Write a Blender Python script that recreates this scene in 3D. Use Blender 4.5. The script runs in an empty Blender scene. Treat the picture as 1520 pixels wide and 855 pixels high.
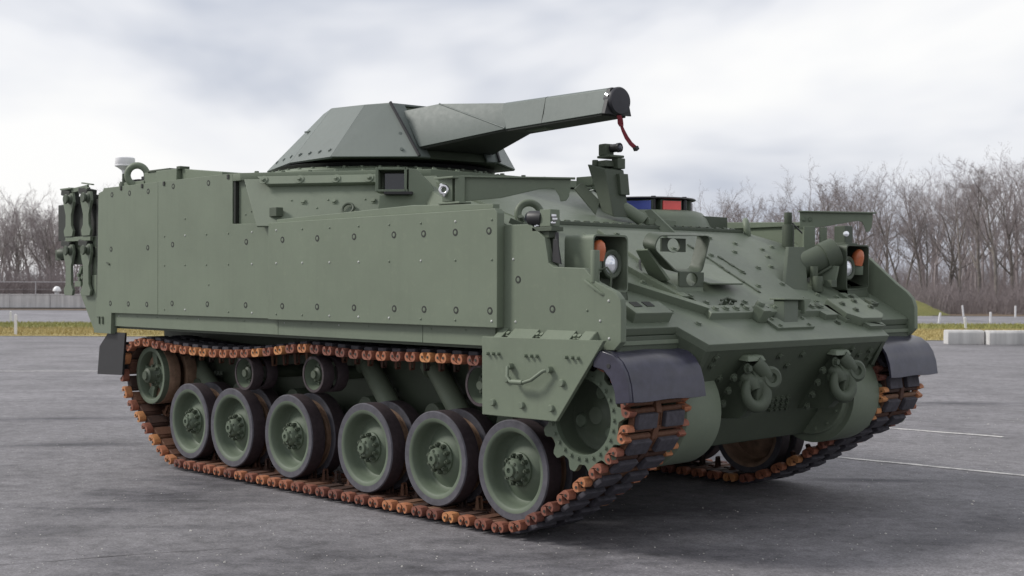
import bpy, bmesh, math, random
import numpy as np
from mathutils import Vector, Matrix

R = math.radians
rnd = random.Random(7)
scene = bpy.context.scene
COL = scene.collection

# ------------------------------------------------------------------ camera
CAM = Vector((9.3206, -6.9651, 1.5385))
YAW, PIT, ROL = 2.37338602, -0.00407933, 0.00192836
fw = Vector((math.cos(YAW)*math.cos(PIT), math.sin(YAW)*math.cos(PIT), math.sin(PIT)))
rt = fw.cross(Vector((0, 0, 1))).normalized()
up = rt.cross(fw)
r2 = rt*math.cos(ROL) + up*math.sin(ROL)
u2 = -rt*math.sin(ROL) + up*math.cos(ROL)
cd = bpy.data.cameras.new('camera')
cam = bpy.data.objects.new('camera', cd)
COL.objects.link(cam)
m3 = Matrix((r2, u2, -fw)).transposed()
cam.matrix_world = Matrix.Translation(CAM) @ m3.to_4x4()
cd.sensor_width = 36
cd.lens = 1920.39/1520*36
cd.clip_start = 0.05
cd.clip_end = 6000
cd.dof.use_dof = True
cd.dof.focus_distance = 8.6
cd.dof.aperture_fstop = 5.0
scene.camera = cam

# ------------------------------------------------------------------ world
SUN_EL, SUN_AZ = R(40), R(220)       # azimuth of the place the sun stands, measured from +X towards +Y
w = bpy.data.worlds.new('World')
scene.world = w
w.use_nodes = True
nt = w.node_tree
nt.nodes.clear()
def N(t, nt_, **kw):
    n = nt_.nodes.new(t)
    for k, v in kw.items():
        setattr(n, k, v)
    return n
out = N('ShaderNodeOutputWorld', nt)
bg = N('ShaderNodeBackground', nt)
bg.inputs['Strength'].default_value = 0.05
sky = N('ShaderNodeTexSky', nt, sky_type='NISHITA')
sky.sun_disc = False
sky.sun_elevation = SUN_EL
sky.sun_rotation = R(90) - SUN_AZ
sky.altitude = 100
sky.air_density = 1.2
sky.dust_density = 2.0
tc = N('ShaderNodeTexCoord', nt)
mp = N('ShaderNodeMapping', nt)
mp.inputs['Scale'].default_value = (1.0, 1.0, 2.6)
mp.inputs['Location'].default_value = (5.15, 2.3, 0.9)
nt.links.new(tc.outputs['Generated'], mp.inputs['Vector'])
n1 = N('ShaderNodeTexNoise', nt)
n1.inputs['Scale'].default_value = 2.3
n1.inputs['Detail'].default_value = 4.5
n1.inputs['Roughness'].default_value = 0.5
n1.inputs['Distortion'].default_value = 0.35
nt.links.new(mp.outputs['Vector'], n1.inputs['Vector'])
rp = N('ShaderNodeValToRGB', nt)
el = rp.color_ramp.elements
el[0].position, el[0].color = 0.38, (6.0, 6.4, 7.4, 1)
el[1].position, el[1].color = 0.60, (10.9, 10.85, 10.8, 1)
e = el.new(0.5)
e.color = (9.5, 9.6, 10.0, 1)
nt.links.new(n1.outputs['Fac'], rp.inputs['Fac'])
mx = N('ShaderNodeMix', nt, data_type='RGBA')
mx.inputs['Factor'].default_value = 0.93
nt.links.new(sky.outputs['Color'], mx.inputs['A'])
nt.links.new(rp.outputs['Color'], mx.inputs['B'])
nt.links.new(mx.outputs['Result'], bg.inputs['Color'])
nt.links.new(bg.outputs['Background'], out.inputs['Surface'])

sd = bpy.data.lights.new('sun', 'SUN')
sd.energy = 1.5
sd.angle = R(13)
sd.color = (1.0, 0.965, 0.91)
sun = bpy.data.objects.new('sun', sd)
COL.objects.link(sun)
sv = Vector((math.cos(SUN_EL)*math.cos(SUN_AZ), math.cos(SUN_EL)*math.sin(SUN_AZ), math.sin(SUN_EL)))
sun.rotation_euler = sv.to_track_quat('Z', 'Y').to_euler()
sun.location = (0, 0, 30)

vs = scene.view_settings
vs.view_transform = 'Standard'
vs.look = 'None'
vs.gamma = 1
vs.exposure = 0.93
vs.use_curve_mapping = False
scene.render.engine = 'CYCLES'
scene.cycles.max_bounces = 6
scene.cycles.use_denoising = True

# ------------------------------------------------------------------ materials
def new_mat(name):
    m = bpy.data.materials.new(name)
    m.use_nodes = True
    t = m.node_tree
    return m, t, t.nodes['Principled BSDF']

def noise(t, scale, detail=5, rough=0.55, coord='Object', vec=None, sc=None):
    n = N('ShaderNodeTexNoise', t)
    n.inputs['Scale'].default_value = scale
    n.inputs['Detail'].default_value = detail
    n.inputs['Roughness'].default_value = rough
    if vec is None:
        if coord == 'World':
            g = N('ShaderNodeNewGeometry', t)
            vec = g.outputs['Position']
        else:
            c = N('ShaderNodeTexCoord', t)
            vec = c.outputs[coord]
    if sc:
        mpp = N('ShaderNodeMapping', t)
        mpp.inputs['Scale'].default_value = sc
        t.links.new(vec, mpp.inputs['Vector'])
        vec = mpp.outputs['Vector']
    t.links.new(vec, n.inputs['Vector'])
    return n.outputs['Fac']

def ramp(t, fac, stops):
    r = N('ShaderNodeValToRGB', t)
    e = r.color_ramp.elements
    while len(e) < len(stops):
        e.new(0.5)
    for i, (p, c) in enumerate(stops):
        e[i].position = p
        e[i].color = (c[0], c[1], c[2], 1) if not isinstance(c, (int, float)) else (c, c, c, 1)
    t.links.new(fac, r.inputs['Fac'])
    return r.outputs['Color']

def mixc(t, fac, a, b, mode='MIX'):
    n = N('ShaderNodeMix', t, data_type='RGBA', blend_type=mode)
    for s, v in (('Factor', fac), ('A', a), ('B', b)):
        if hasattr(v, 'links') or isinstance(v, bpy.types.NodeSocket):
            t.links.new(v, n.inputs[s])
        elif isinstance(v, (int, float)):
            n.inputs[s].default_value = v
        else:
            n.inputs[s].default_value = (v[0], v[1], v[2], 1)
    return n.outputs['Result']

def bump(t, p, h, strength, dist):
    b = N('ShaderNodeBump', t)
    b.inputs['Strength'].default_value = strength
    b.inputs['Distance'].default_value = dist
    t.links.new(h, b.inputs['Height'])
    t.links.new(b.outputs['Normal'], p.inputs['Normal'])

def paint(name, c, rough=0.55, var=0.07, dust=0.22, spec=0.38, bmp=0.12):
    m, t, p = new_mat(name)
    a = noise(t, 2.2, 6, 0.6, 'World')
    b = noise(t, 24, 4, 0.65, 'World')
    lo = [x*(1-var) for x in c]
    hi = [x*(1+var) for x in c]
    base = ramp(t, a, [(0.3, lo), (0.7, hi)])
    sp = ramp(t, b, [(0.55, 0.0), (0.8, 1.0)])
    dc = (c[0]*1.5+0.03, c[1]*1.42+0.026, c[2]*1.4+0.022)
    ml = N('ShaderNodeMath', t, operation='MULTIPLY')
    t.links.new(sp, ml.inputs[0])
    ml.inputs[1].default_value = dust
    base = mixc(t, ml.outputs[0], base, dc)
    # run-off streaks down vertical faces
    st = noise(t, 5.0, 4, 0.6, 'World', sc=(4.0, 4.0, 0.25))
    stf = ramp(t, st, [(0.52, 0.0), (0.75, 0.14)])
    base = mixc(t, stf, base, (c[0]*0.6, c[1]*0.6, c[2]*0.6))
    oi = N('ShaderNodeObjectInfo', t)          # each piece was sprayed and has weathered a little differently
    base = mixc(t, 1.0, base, ramp(t, oi.outputs['Random'], [(0.0, (0.95, 0.95, 0.96)), (1.0, (1.03, 1.03, 1.02))]), 'MULTIPLY')
    t.links.new(base, p.inputs['Base Color'])
    rr = ramp(t, b, [(0.3, rough-0.03), (0.7, rough+0.05)])
    t.links.new(rr, p.inputs['Roughness'])
    p.inputs['Specular IOR Level'].default_value = spec
    h = noise(t, 160, 3, 0.6, 'World')
    bump(t, p, h, bmp, 0.002)
    return m

def plain(name, c, rough=0.5, metal=0.0, var=0.15, scale=30, bumps=0.0, spec=0.5):
    m, t, p = new_mat(name)
    a = noise(t, scale, 5, 0.6, 'World')
    base = ramp(t, a, [(0.3, [x*(1-var) for x in c]), (0.7, [min(1, x*(1+var)) for x in c])])
    t.links.new(base, p.inputs['Base Color'])
    p.inputs['Roughness'].default_value = rough
    p.inputs['Metallic'].default_value = metal
    p.inputs['Specular IOR Level'].default_value = spec
    if bumps:
        bump(t, p, a, bumps, 0.003)
    return m

def rust(name, stops, rough=0.75, bscale=60):
    """Rusty steel whose tone changes from piece to piece."""
    m, t, p = new_mat(name)
    oi = N('ShaderNodeObjectInfo', t)
    a = noise(t, bscale, 6, 0.65, 'World')
    ad = N('ShaderNodeMath', t, operation='ADD')
    t.links.new(oi.outputs['Random'], ad.inputs[0])
    sb = N('ShaderNodeMath', t, operation='MULTIPLY_ADD')
    t.links.new(a, sb.inputs[0])
    sb.inputs[1].default_value = 0.9
    sb.inputs[2].default_value = -0.45
    t.links.new(sb.outputs[0], ad.inputs[1])
    base = ramp(t, ad.outputs[0], stops)
    t.links.new(base, p.inputs['Base Color'])
    p.inputs['Roughness'].default_value = rough
    p.inputs['Specular IOR Level'].default_value = 0.35
    bump(t, p, a, 0.35, 0.004)
    return m

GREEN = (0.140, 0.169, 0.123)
M = {}
M['paint'] = paint('olive_paint', GREEN)
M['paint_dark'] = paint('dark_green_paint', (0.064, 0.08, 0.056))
M['turret'] = paint('turret_paint', (0.108, 0.130, 0.120), rough=0.54, dust=0.06, spec=0.5, bmp=0.02)
M['wheel'] = paint('wheel_paint', (0.102, 0.129, 0.092), rough=0.6)
M['glacis'] = paint('glacis_paint', (0.124, 0.150, 0.110), rough=0.46, dust=0.3)
M['rubber'] = plain('black_rubber', (0.028, 0.026, 0.03), 0.75, bumps=0.3)
M['tyre_side'] = plain('tyre_side_rubber', (0.074, 0.072, 0.086), 0.8, var=0.28, scale=16, bumps=0.3)
M['fender'] = plain('fender_rubber', (0.034, 0.033, 0.052), 0.28, var=0.3, scale=14, bumps=0.15)
M['pad'] = plain('track_pad_rubber', (0.05, 0.047, 0.058), 0.8, var=0.35, bumps=0.4)
M['rust'] = rust('track_rust', [(0.0, (0.028, 0.018, 0.015)), (0.5, (0.075, 0.036, 0.025)), (0.85, (0.13, 0.06, 0.036)), (1.0, (0.15, 0.082, 0.05))])
M['connector'] = rust('connector_rust', [(0.0, (0.14, 0.055, 0.042)), (0.35, (0.24, 0.09, 0.058)), (0.7, (0.36, 0.14, 0.072)), (0.98, (0.48, 0.22, 0.09))], 0.65)
M['brown'] = plain('bare_brown_steel', (0.27, 0.175, 0.12), 0.6, var=0.3, scale=18)
M['tread'] = plain('worn_tread', (0.038, 0.027, 0.031), 0.7, var=0.3, bumps=0.2)
M['black'] = plain('black_metal', (0.016, 0.016, 0.018), 0.5)
M['capblack'] = plain('muzzle_cap_vinyl', (0.02, 0.02, 0.026), 0.45)
M['seal_and_shade'] = plain('dark_seal_and_shade', (0.018, 0.021, 0.017), 0.7)  # dark tone for seals, and for shade painted into bolt gaps and undersides
M['steel'] = plain('bright_steel', (0.62, 0.62, 0.64), 0.25, 1.0, var=0.1)
M['chip'] = plain('chipped_rivet', (0.42, 0.43, 0.41), 0.6, var=0.2)
M['white'] = plain('white_plastic', (0.75, 0.75, 0.76), 0.4, var=0.04)
M['red'] = plain('red_webbing', (0.16, 0.015, 0.025), 0.8, var=0.25, scale=90)
M['orange'] = plain('orange_lens', (0.45, 0.13, 0.055), 0.25, var=0.1)
M['lens'] = plain('clear_lamp_glass', (0.82, 0.84, 0.88), 0.08, 0.6, var=0.12, scale=50)
M['blue'] = plain('blue_filter', (0.10, 0.13, 0.45), 0.2, var=0.1, scale=6)
M['coral'] = plain('red_filter', (0.8, 0.11, 0.10), 0.2, var=0.1, scale=6)
M['glass'] = plain('dark_glass', (0.012, 0.013, 0.025), 0.06, spec=0.8)

# ------------------------------------------------------------------ mesh builder
class MB:
    def __init__(s):
        s.v, s.f = [], []
    def add(s, vs_, fs_):
        o = len(s.v)
        s.v += [tuple(x) for x in vs_]
        s.f += [tuple(i+o for i in f) for f in fs_]
        return s
    def box(s, c, d, rot=None):
        c = Vector(c)
        hx, hy, hz = d[0]/2, d[1]/2, d[2]/2
        P = [Vector((x, y, z)) for x in (-hx, hx) for y in (-hy, hy) for z in (-hz, hz)]
        if rot is not None:
            P = [rot @ p for p in P]
        return s.add([c+p for p in P], [(0,1,3,2),(4,6,7,5),(0,4,5,1),(2,3,7,6),(0,2,6,4),(1,5,7,3)])
    def bb(s, x0, x1, y0, y1, z0, z1):
        return s.box(((x0+x1)/2, (y0+y1)/2, (z0+z1)/2), (abs(x1-x0), abs(y1-y0), abs(z1-z0)))
    def loft(s, A, B):
        n = len(A)
        return s.add(list(A)+list(B), [tuple(range(n))[::-1], tuple(range(n, 2*n))] + [(i, (i+1) % n, n+(i+1) % n, n+i) for i in range(n)])
    def prismY(s, poly, y0, y1):
        return s.loft([(x, y0, z) for x, z in poly], [(x, y1, z) for x, z in poly])
    def prismX(s, poly, x0, x1):
        return s.loft([(x0, y, z) for y, z in poly], [(x1, y, z) for y, z in poly])
    def plate(s, pts, th):
        P = [Vector(p) for p in pts]
        n = (P[1]-P[0]).cross(P[2]-P[1]).normalized()
        return s.loft(P, [p - n*th for p in P])
    def frame_of(s, a):
        a = Vector(a).normalized()
        b = a.orthogonal().normalized()
        return a, b, a.cross(b)
    def cyl(s, p0, p1, r0, r1=None, n=16):
        r1 = r0 if r1 is None else r1
        p0, p1 = Vector(p0), Vector(p1)
        a, b, c = s.frame_of(p1-p0)
        A = [p0 + (b*math.cos(2*math.pi*i/n)+c*math.sin(2*math.pi*i/n))*r0 for i in range(n)]
        B = [p1 + (b*math.cos(2*math.pi*i/n)+c*math.sin(2*math.pi*i/n))*r1 for i in range(n)]
        return s.loft(A, B)
    def lathe(s, prof, o, axis, n=32, closed=False):
        """prof = (radius, distance along axis)"""
        o = Vector(o)
        a, b, c = s.frame_of(axis)
        vs_, fs_ = [], []
        k = len(prof)
        for r, h in prof:
            for i in range(n):
                t = 2*math.pi*i/n
                vs_.append(o + a*h + (b*math.cos(t)+c*math.sin(t))*r)
        for j in range(k if closed else k-1):
            j2 = (j+1) % k
            for i in range(n):
                i2 = (i+1) % n
                fs_.append((j*n+i, j*n+i2, j2*n+i2, j2*n+i))
        if not closed:
            fs_.append(tuple(range(n))[::-1])
            fs_.append(tuple((k-1)*n+i for i in range(n)))
        return s.add(vs_, fs_)
    def tube(s, pts, r, n=8, closed=False):
        P = [Vector(p) for p in pts]
        k = len(P)
        vs_, fs_ = [], []
        prev = None
        for i, p in enumerate(P):
            if closed:
                d = P[(i+1) % k]-P[i-1]
            else:
                d = P[min(i+1, k-1)]-P[max(i-1, 0)]
            d.normalize()
            if prev is None:
                b = d.orthogonal().normalized()
            else:
                b = (prev - d*prev.dot(d)).normalized()
            prev = b
            c = d.cross(b)
            rr = r[i] if isinstance(r, (list, tuple)) else r
            for q in range(n):
                t = 2*math.pi*q/n
                vs_.append(p+(b*math.cos(t)+c*math.sin(t))*rr)
        for i in range(k if closed else k-1):
            i2 = (i+1) % k
            for q in range(n):
                q2 = (q+1) % n
                fs_.append((i*n+q, i*n+q2, i2*n+q2, i2*n+q))
        if not closed:
            fs_.append(tuple(range(n))[::-1])
            fs_.append(tuple((k-1)*n+q for q in range(n)))
        return s.add(vs_, fs_)
    def torus(s, c, axis, R_, r, n=28, m=10, a0=0, a1=2*math.pi):
        a, b, d = s.frame_of(axis)
        full = abs(a1-a0-2*math.pi) < 1e-6
        k = n if full else n+1
        pts = [Vector(c)+(b*math.cos(a0+(a1-a0)*i/n)+d*math.sin(a0+(a1-a0)*i/n))*R_ for i in range(k)]
        return s.tube(pts, r, m, closed=full)
    def hexbolt(s, p, axis, r=0.016, h=0.012, n=6):
        p = Vector(p)
        a = Vector(axis).normalized()
        s.cyl(p, p+a*h*0.25, r*1.45, r*1.45, 10)
        return s.cyl(p+a*h*0.2, p+a*h, r, r*0.92, n)
    def dome(s, p, axis, r, h):
        prof = [(r, 0), (r*0.92, h*0.4), (r*0.7, h*0.75), (r*0.3, h)]
        return s.lathe(prof, p, axis, 8)

def make_mesh(name, b, bevel=0.0, seg=2, ang=32, smooth=40):
    me = bpy.data.meshes.new(name)
    me.from_pydata(b.v, [], b.f)
    bm = bmesh.new()
    bm.from_mesh(me)
    bmesh.ops.recalc_face_normals(bm, faces=bm.faces)
    flat = []                # only curved surfaces and rounded edges are smooth; flat plates stay flat
    for f in bm.faces:
        f.smooth = any(len(e_.link_faces) == 2 and 0.012 < e_.calc_face_angle(0) < R(smooth) for e_ in f.edges)
        if not f.smooth and bevel:
            f.normal_update()
            flat.append(f.normal.copy())
    if bevel:
        uniq = []
        for n_ in flat:
            if not any(n_.dot(k_) > 0.9999 for k_ in uniq):
                uniq.append(n_)
                if len(uniq) > 60:
                    break
        es = [e_ for e_ in bm.edges if len(e_.link_faces) == 2 and e_.calc_face_angle(0) > R(ang)]
        bmesh.ops.bevel(bm, geom=es, offset=bevel, segments=seg, profile=0.6, affect='EDGES', clamp_overlap=True)
        for f in bm.faces:
            f.normal_update()
            f.smooth = not any(f.normal.dot(k_) > 0.9996 for k_ in uniq)
    bm.to_mesh(me)
    bm.free()
    keep = [p_.use_smooth for p_ in me.polygons]
    me.set_sharp_from_angle(angle=R(smooth))
    me.polygons.foreach_set('use_smooth', keep)      # the call above makes every face smooth
    me.update()
    return me

def link(name, me, mat, parent=None, mw=None):
    o = bpy.data.objects.new(name, me)
    if mat is not None and me is not None and not me.materials:
        me.materials.append(M[mat] if isinstance(mat, str) else mat)
    COL.objects.link(o)
    if parent is not None:
        o.parent = parent
    if mw is not None:
        o.matrix_local = mw
    return o

def build(name, b, mat, parent=None, bevel=0.004, seg=2, smooth=40, ang=32):
    return link(name, make_mesh(name, b, bevel, seg, ang, smooth), mat, parent)

def tag(o, label, cat, group=None, kind=None):
    if label: o['label'] = label
    if cat: o['category'] = cat
    if group: o['group'] = group
    if kind: o['kind'] = kind
    return o

def stuffpart(o):
    o['kind'] = 'stuff'
    return o

def empty(name, loc):
    o = bpy.data.objects.new(name, None)
    o.location = loc
    o.empty_display_size = 0.2
    COL.objects.link(o)
    return o

# ------------------------------------------------------------------ the setting
DD = Vector((math.cos(YAW), math.sin(YAW), 0))
SS = Vector((math.sin(YAW), -math.cos(YAW), 0))
def V(D, S, z=0.0):          # metres out across the lot / metres sideways
    return Vector((CAM.x, CAM.y, 0)) + DD*D + SS*S + Vector((0, 0, z))

def rotcoord(t, scale):
    g = N('ShaderNodeNewGeometry', t)
    mpp = N('ShaderNodeMapping', t, vector_type='POINT')
    mpp.inputs['Rotation'].default_value = (0, 0, -math.atan2(SS.y, SS.x))
    t.links.new(g.outputs['Position'], mpp.inputs['Vector'])
    m2 = N('ShaderNodeMapping', t)
    m2.inputs['Scale'].default_value = scale
    t.links.new(mpp.outputs['Vector'], m2.inputs['Vector'])
    return m2.outputs['Vector']

def mulc(t, a, b, f=1.0):
    return mixc(t, f, a, b, 'MULTIPLY')
def asphalt(name, mean, marks=()):
    """Weathered asphalt: patches, drag streaks, grain, pale grit; marks = scuffs and broad darker patches (D, S, angle, half length, half width)."""
    m, t, p = new_mat(name)
    big = noise(t, 0.30, 5, 0.6, 'World')
    strk = noise(t, 1.0, 7, 0.68, vec=rotcoord(t, (1.0, 1.15, 1)))
    smear = noise(t, 1.0, 5, 0.65, vec=rotcoord(t, (0.9, 2.4, 1)))
    fine = noise(t, 55, 5, 0.85, 'World')
    mid = noise(t, 9, 6, 0.72, 'World')
    c = ramp(t, big, [(0.32, [x*0.80 for x in mean]), (0.5, mean), (0.68, [x*1.14 for x in mean])])
    c = mulc(t, c, ramp(t, strk, [(0.30, 0.72), (0.48, 0.98), (0.70, 1.18)]))
    c = mulc(t, c, ramp(t, mid, [(0.30, 0.60), (0.5, 1.0), (0.70, 1.26)]))
    c = mulc(t, c, ramp(t, fine, [(0.30, 0.45), (0.5, 1.0), (0.70, 1.6)]))
    patch = noise(t, 0.16, 3, 0.5, 'World')
    gate = ramp(t, patch, [(0.48, 0.0), (0.62, 0.6)])
    sm = ramp(t, smear, [(0.50, 0.0), (0.62, 1.0)])
    c = mixc(t, mulc(t, gate, sm), c, mulc(t, c, (0.5, 0.5, 0.52)))
    o0 = Vector((CAM.x, CAM.y, 0))
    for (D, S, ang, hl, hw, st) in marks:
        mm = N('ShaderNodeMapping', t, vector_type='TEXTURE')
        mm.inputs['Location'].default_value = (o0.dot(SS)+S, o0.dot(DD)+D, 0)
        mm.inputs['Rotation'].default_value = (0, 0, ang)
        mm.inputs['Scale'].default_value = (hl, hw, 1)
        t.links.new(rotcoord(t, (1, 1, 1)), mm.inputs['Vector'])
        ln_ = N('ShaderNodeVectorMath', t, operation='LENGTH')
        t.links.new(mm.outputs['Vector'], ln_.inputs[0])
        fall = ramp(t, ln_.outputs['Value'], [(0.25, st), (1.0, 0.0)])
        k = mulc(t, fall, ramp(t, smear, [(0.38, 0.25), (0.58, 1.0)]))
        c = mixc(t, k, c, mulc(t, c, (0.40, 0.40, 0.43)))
    for scl, thr, sz, col in ((26, 0.965, 0.17, (0.62, 0.60, 0.57)), (60, 0.95, 0.22, (0.42, 0.40, 0.38))):
        vo = N('ShaderNodeTexVoronoi', t)
        vo.inputs['Scale'].default_value = scl
        g = N('ShaderNodeNewGeometry', t)
        t.links.new(g.outputs['Position'], vo.inputs['Vector'])
        smk = ramp(t, vo.outputs['Distance'], [(sz*0.7, 1.0), (sz, 0.0)])
        sep = N('ShaderNodeSeparateColor', t)
        t.links.new(vo.outputs['Color'], sep.inputs['Color'])
        pick = ramp(t, sep.outputs['Red'], [(thr, 0.0), (thr+0.015, 1.0)])
        c = mixc(t, mulc(t, smk, pick), c, col)
    t.links.new(c, p.inputs['Base Color'])
    p.inputs['Roughness'].default_value = 0.82
    p.inputs['Specular IOR Level'].default_value = 0.45
    hm = mixc(t, 0.4, fine, mid)
    bump(t, p, hm, 0.8, 0.008)
    return m
MARKS = [(7.0, -0.3, R(4), 2.6, 1.5, 0.75), (8.6, 1.6, R(0), 2.2, 1.0, 0.6), (9.55, -2.5, R(70), 1.9, 0.75, 1.0), (10.9, -1.2, R(15), 1.2, 0.5, 0.8), (10.1, 2.85, R(-4), 0.7, 0.14, 1.0), (8.3, 3.2, R(5), 0.7, 0.5, 0.8),  # broad darker patches across the foreground, and smaller scuffs
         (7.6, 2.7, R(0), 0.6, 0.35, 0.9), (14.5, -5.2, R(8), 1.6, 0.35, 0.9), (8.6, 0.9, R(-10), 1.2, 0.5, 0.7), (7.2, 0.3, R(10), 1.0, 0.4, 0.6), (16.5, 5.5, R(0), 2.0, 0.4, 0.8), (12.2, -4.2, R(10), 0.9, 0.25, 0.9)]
M['asphalt'] = asphalt('weathered_asphalt', (0.174, 0.168, 0.179), MARKS)
M['road'] = asphalt('road_asphalt', (0.20, 0.195, 0.212))

def grassmat(name, a, b, c):
    m, t, p = new_mat(name)
    n_ = noise(t, 0.8, 7, 0.7, vec=rotcoord(t, (0.35, 1.0, 1)))
    f = noise(t, 14, 4, 0.7, 'World')
    col = ramp(t, n_, [(0.3, a), (0.5, b), (0.72, c)])
    col = mixc(t, 0.35, col, ramp(t, f, [(0.3, [x*0.5 for x in a]), (0.7, [x*1.3 for x in c])]))
    t.links.new(col, p.inputs['Base Color'])
    p.inputs['Roughness'].default_value = 0.95
    bump(t, p, f, 0.6, 0.05)
    return m
M['grass_tan'] = grassmat('dry_grass', (0.20, 0.17, 0.06), (0.30, 0.25, 0.085), (0.40, 0.31, 0.13))
M['grass_green'] = grassmat('olive_grass', (0.105, 0.115, 0.03), (0.15, 0.155, 0.045), (0.21, 0.19, 0.065))
M['litterground'] = grassmat('leaf_litter', (0.10, 0.075, 0.055), (0.15, 0.11, 0.08), (0.19, 0.135, 0.085))

def sheet(name, D0, D1, S0, S1, z, mat, wob0=0.0, wob1=0.0, seed=1, n=90):
    rr_ = random.Random(seed)
    a, b = [], []
    w0 = w1 = 0.0
    for i in range(n+1):
        s_ = S0+(S1-S0)*i/n
        w0 = 0.7*w0 + rr_.uniform(-wob0, wob0)
        w1 = 0.7*w1 + rr_.uniform(-wob1, wob1)
        d0 = D0(s_) if callable(D0) else D0
        d1 = D1(s_) if callable(D1) else D1
        a.append(V(d0+w0, s_, z))
        b.append(V(d1+w1, s_, z))
    vs_ = a+b
    fs_ = [(i, i+1, n+2+i, n+1+i) for i in range(n)]
    me = bpy.data.meshes.new(name)
    me.from_pydata([tuple(v) for v in vs_], [], fs_)
    o = link(name, me, mat)
    o['kind'] = 'structure'
    return o

me = bpy.data.meshes.new('ground')
me.from_pydata([(-2500, -2500, 0), (2500, -2500, 0), (2500, 2500, 0), (-2500, 2500, 0)], [], [(0, 1, 2, 3)])
g = link('ground', me, 'asphalt')
g['kind'] = 'structure'
g['label'] = 'weathered grey asphalt lot under the armoured vehicle'

edge = lambda s: 35.6 - 0.075*s - (0.0 if s < 0 else 0.0)
sheet('dry_grass_strip', edge, lambda s: 43.2 - 0.01*s, -60, 60, 0.012, 'grass_tan', 0.12, 0.5, 2, 240)
sheet('green_grass_strip', lambda s: 42.6 - 0.01*s, 48.5, -60, 60, 0.020, 'grass_green', 0.6, 0.1, 3, 240)
sheet('far_road', 48.5, lambda s: 64.9 - 0.185*s, -90, 80, 0.008, 'road', 0.0, 0.1, 4, 40)
sheet('woodland_ground', lambda s: 64.6 - 0.185*s, 420, -320, 320, 0.028, 'litterground', 0.3, 0, 5, 160)

# grass blades standing on the strips
def blades(name, areas, count, mat, seed, hmin, hmax, label):
    r_ = np.random.default_rng(seed)
    vsl = []
    tot = sum((a[1]-a[0])*(a[3]-a[2]) for a in areas)
    for (D0, D1, S0, S1) in areas:
        k = int(count*(D1-D0)*(S1-S0)/tot)
        Dv = r_.uniform(D0, D1, k)
        Sv = r_.uniform(S0, S1, k)
        base = np.array([CAM.x, CAM.y, 0.0])+np.outer(Dv, np.array(DD))+np.outer(Sv, np.array(SS))
        h = r_.uniform(hmin, hmax, k)
        ang = r_.uniform(0, 2*np.pi, k)
        wv = r_.uniform(0.008, 0.02, k)
        ox = np.stack([np.cos(ang)*wv, np.sin(ang)*wv, np.zeros(k)], 1)
        lean = np.stack([r_.normal(0, 0.4, k)*h, r_.normal(0, 0.4, k)*h, h], 1)
        vsl.append(np.stack([base-ox, base+ox, base+lean], 1).reshape(-1, 3))
    va = np.concatenate(vsl)
    me = bpy.data.meshes.new(name)
    nv = len(va)
    me.vertices.add(nv)
    me.vertices.foreach_set('co', va.ravel())
    me.loops.add(nv)
    me.loops.foreach_set('vertex_index', np.arange(nv))
    me.polygons.add(nv//3)
    me.polygons.foreach_set('loop_start', np.arange(0, nv, 3))
    me.polygons.foreach_set('loop_total', np.full(nv//3, 3))
    me.update(calc_edges=True)
    o = link(name, me, mat)
    tag(o, label, 'grass', None, 'stuff')
    return o
M['blade_tan'] = grassmat('dry_blades', (0.3, 0.25, 0.1), (0.42, 0.34, 0.14), (0.5, 0.4, 0.2))
M['blade_green'] = grassmat('olive_blades', (0.2, 0.21, 0.06), (0.28, 0.28, 0.09), (0.36, 0.33, 0.12))
blades('dry_grass', [(36.9, 43, -20, -9), (34.9, 43, 8.5, 17)], 26000, 'blade_tan', 1, 0.03, 0.10, 'short dry yellowish grass along the edge of the lot')
blades('green_grass', [(43, 48.3, -24, -9), (43, 48.3, 10, 22)], 18000, 'blade_green', 2, 0.04, 0.13, 'short olive green grass beside the far road')

# painted lines and marks on the lot
def linepaint(name):
    m, t, p = new_mat(name)
    n_ = noise(t, 9, 6, 0.75, 'World')
    fine = noise(t, 70, 3, 0.7, 'World')
    c = ramp(t, n_, [(0.4, (0.24, 0.235, 0.24)), (0.58, (0.6, 0.58, 0.56))])
    c = mixc(t, 0.4, c, ramp(t, fine, [(0.4, (0.2, 0.2, 0.2)), (0.6, (0.7, 0.68, 0.66))]))
    t.links.new(c, p.inputs['Base Color'])
    p.inputs['Roughness'].default_value = 0.8
    return m
M['linepaint'] = linepaint('worn_white_line_paint')
M['tar'] = plain('tar', (0.07, 0.067, 0.07), 0.7, var=0.4, scale=40)
def strip(name, p0, p1, wd, z, mat, jag=0.0, seed=0):
    r_ = random.Random(seed)
    p0, p1 = Vector((p0[0], p0[1], z)), Vector((p1[0], p1[1], z))
    d = (p1-p0)
    nrm = Vector((-d.y, d.x, 0)).normalized()
    n = max(2, int(d.length/0.12))
    A, B = [], []
    off = 0
    for i in range(n+1):
        off = 0.85*off + r_.uniform(-jag, jag)*2
        c = p0+d*i/n + nrm*off
        A.append(c+nrm*(wd/2+r_.uniform(-jag, jag)))
        B.append(c-nrm*(wd/2+r_.uniform(-jag, jag)))
    me = bpy.data.meshes.new(name)
    me.from_pydata([tuple(v) for v in A+B], [], [(i, i+1, n+2+i, n+1+i) for i in range(n)])
    o = link(name, me, mat)
    o['kind'] = 'structure'
    return o
strip('road_marking', (2.95, 3.04), (9.0, 3.55), 0.07, 0.004, 'linepaint', 0.003, 1)['label'] = 'worn white parking line on the asphalt beside the far track'
strip('road_marking', (1.6, 5.40), (3.42, 5.574), 0.08, 0.004, 'linepaint', 0.003, 2)['label'] = 'short worn white parking line farther out beyond the far track'
strip('road_marking', (-16.5, -1.9), (-11.2, 3.9), 0.09, 0.004, 'linepaint', 0.004, 3)['label'] = 'faint white parking line behind the rear of the vehicle'
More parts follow.
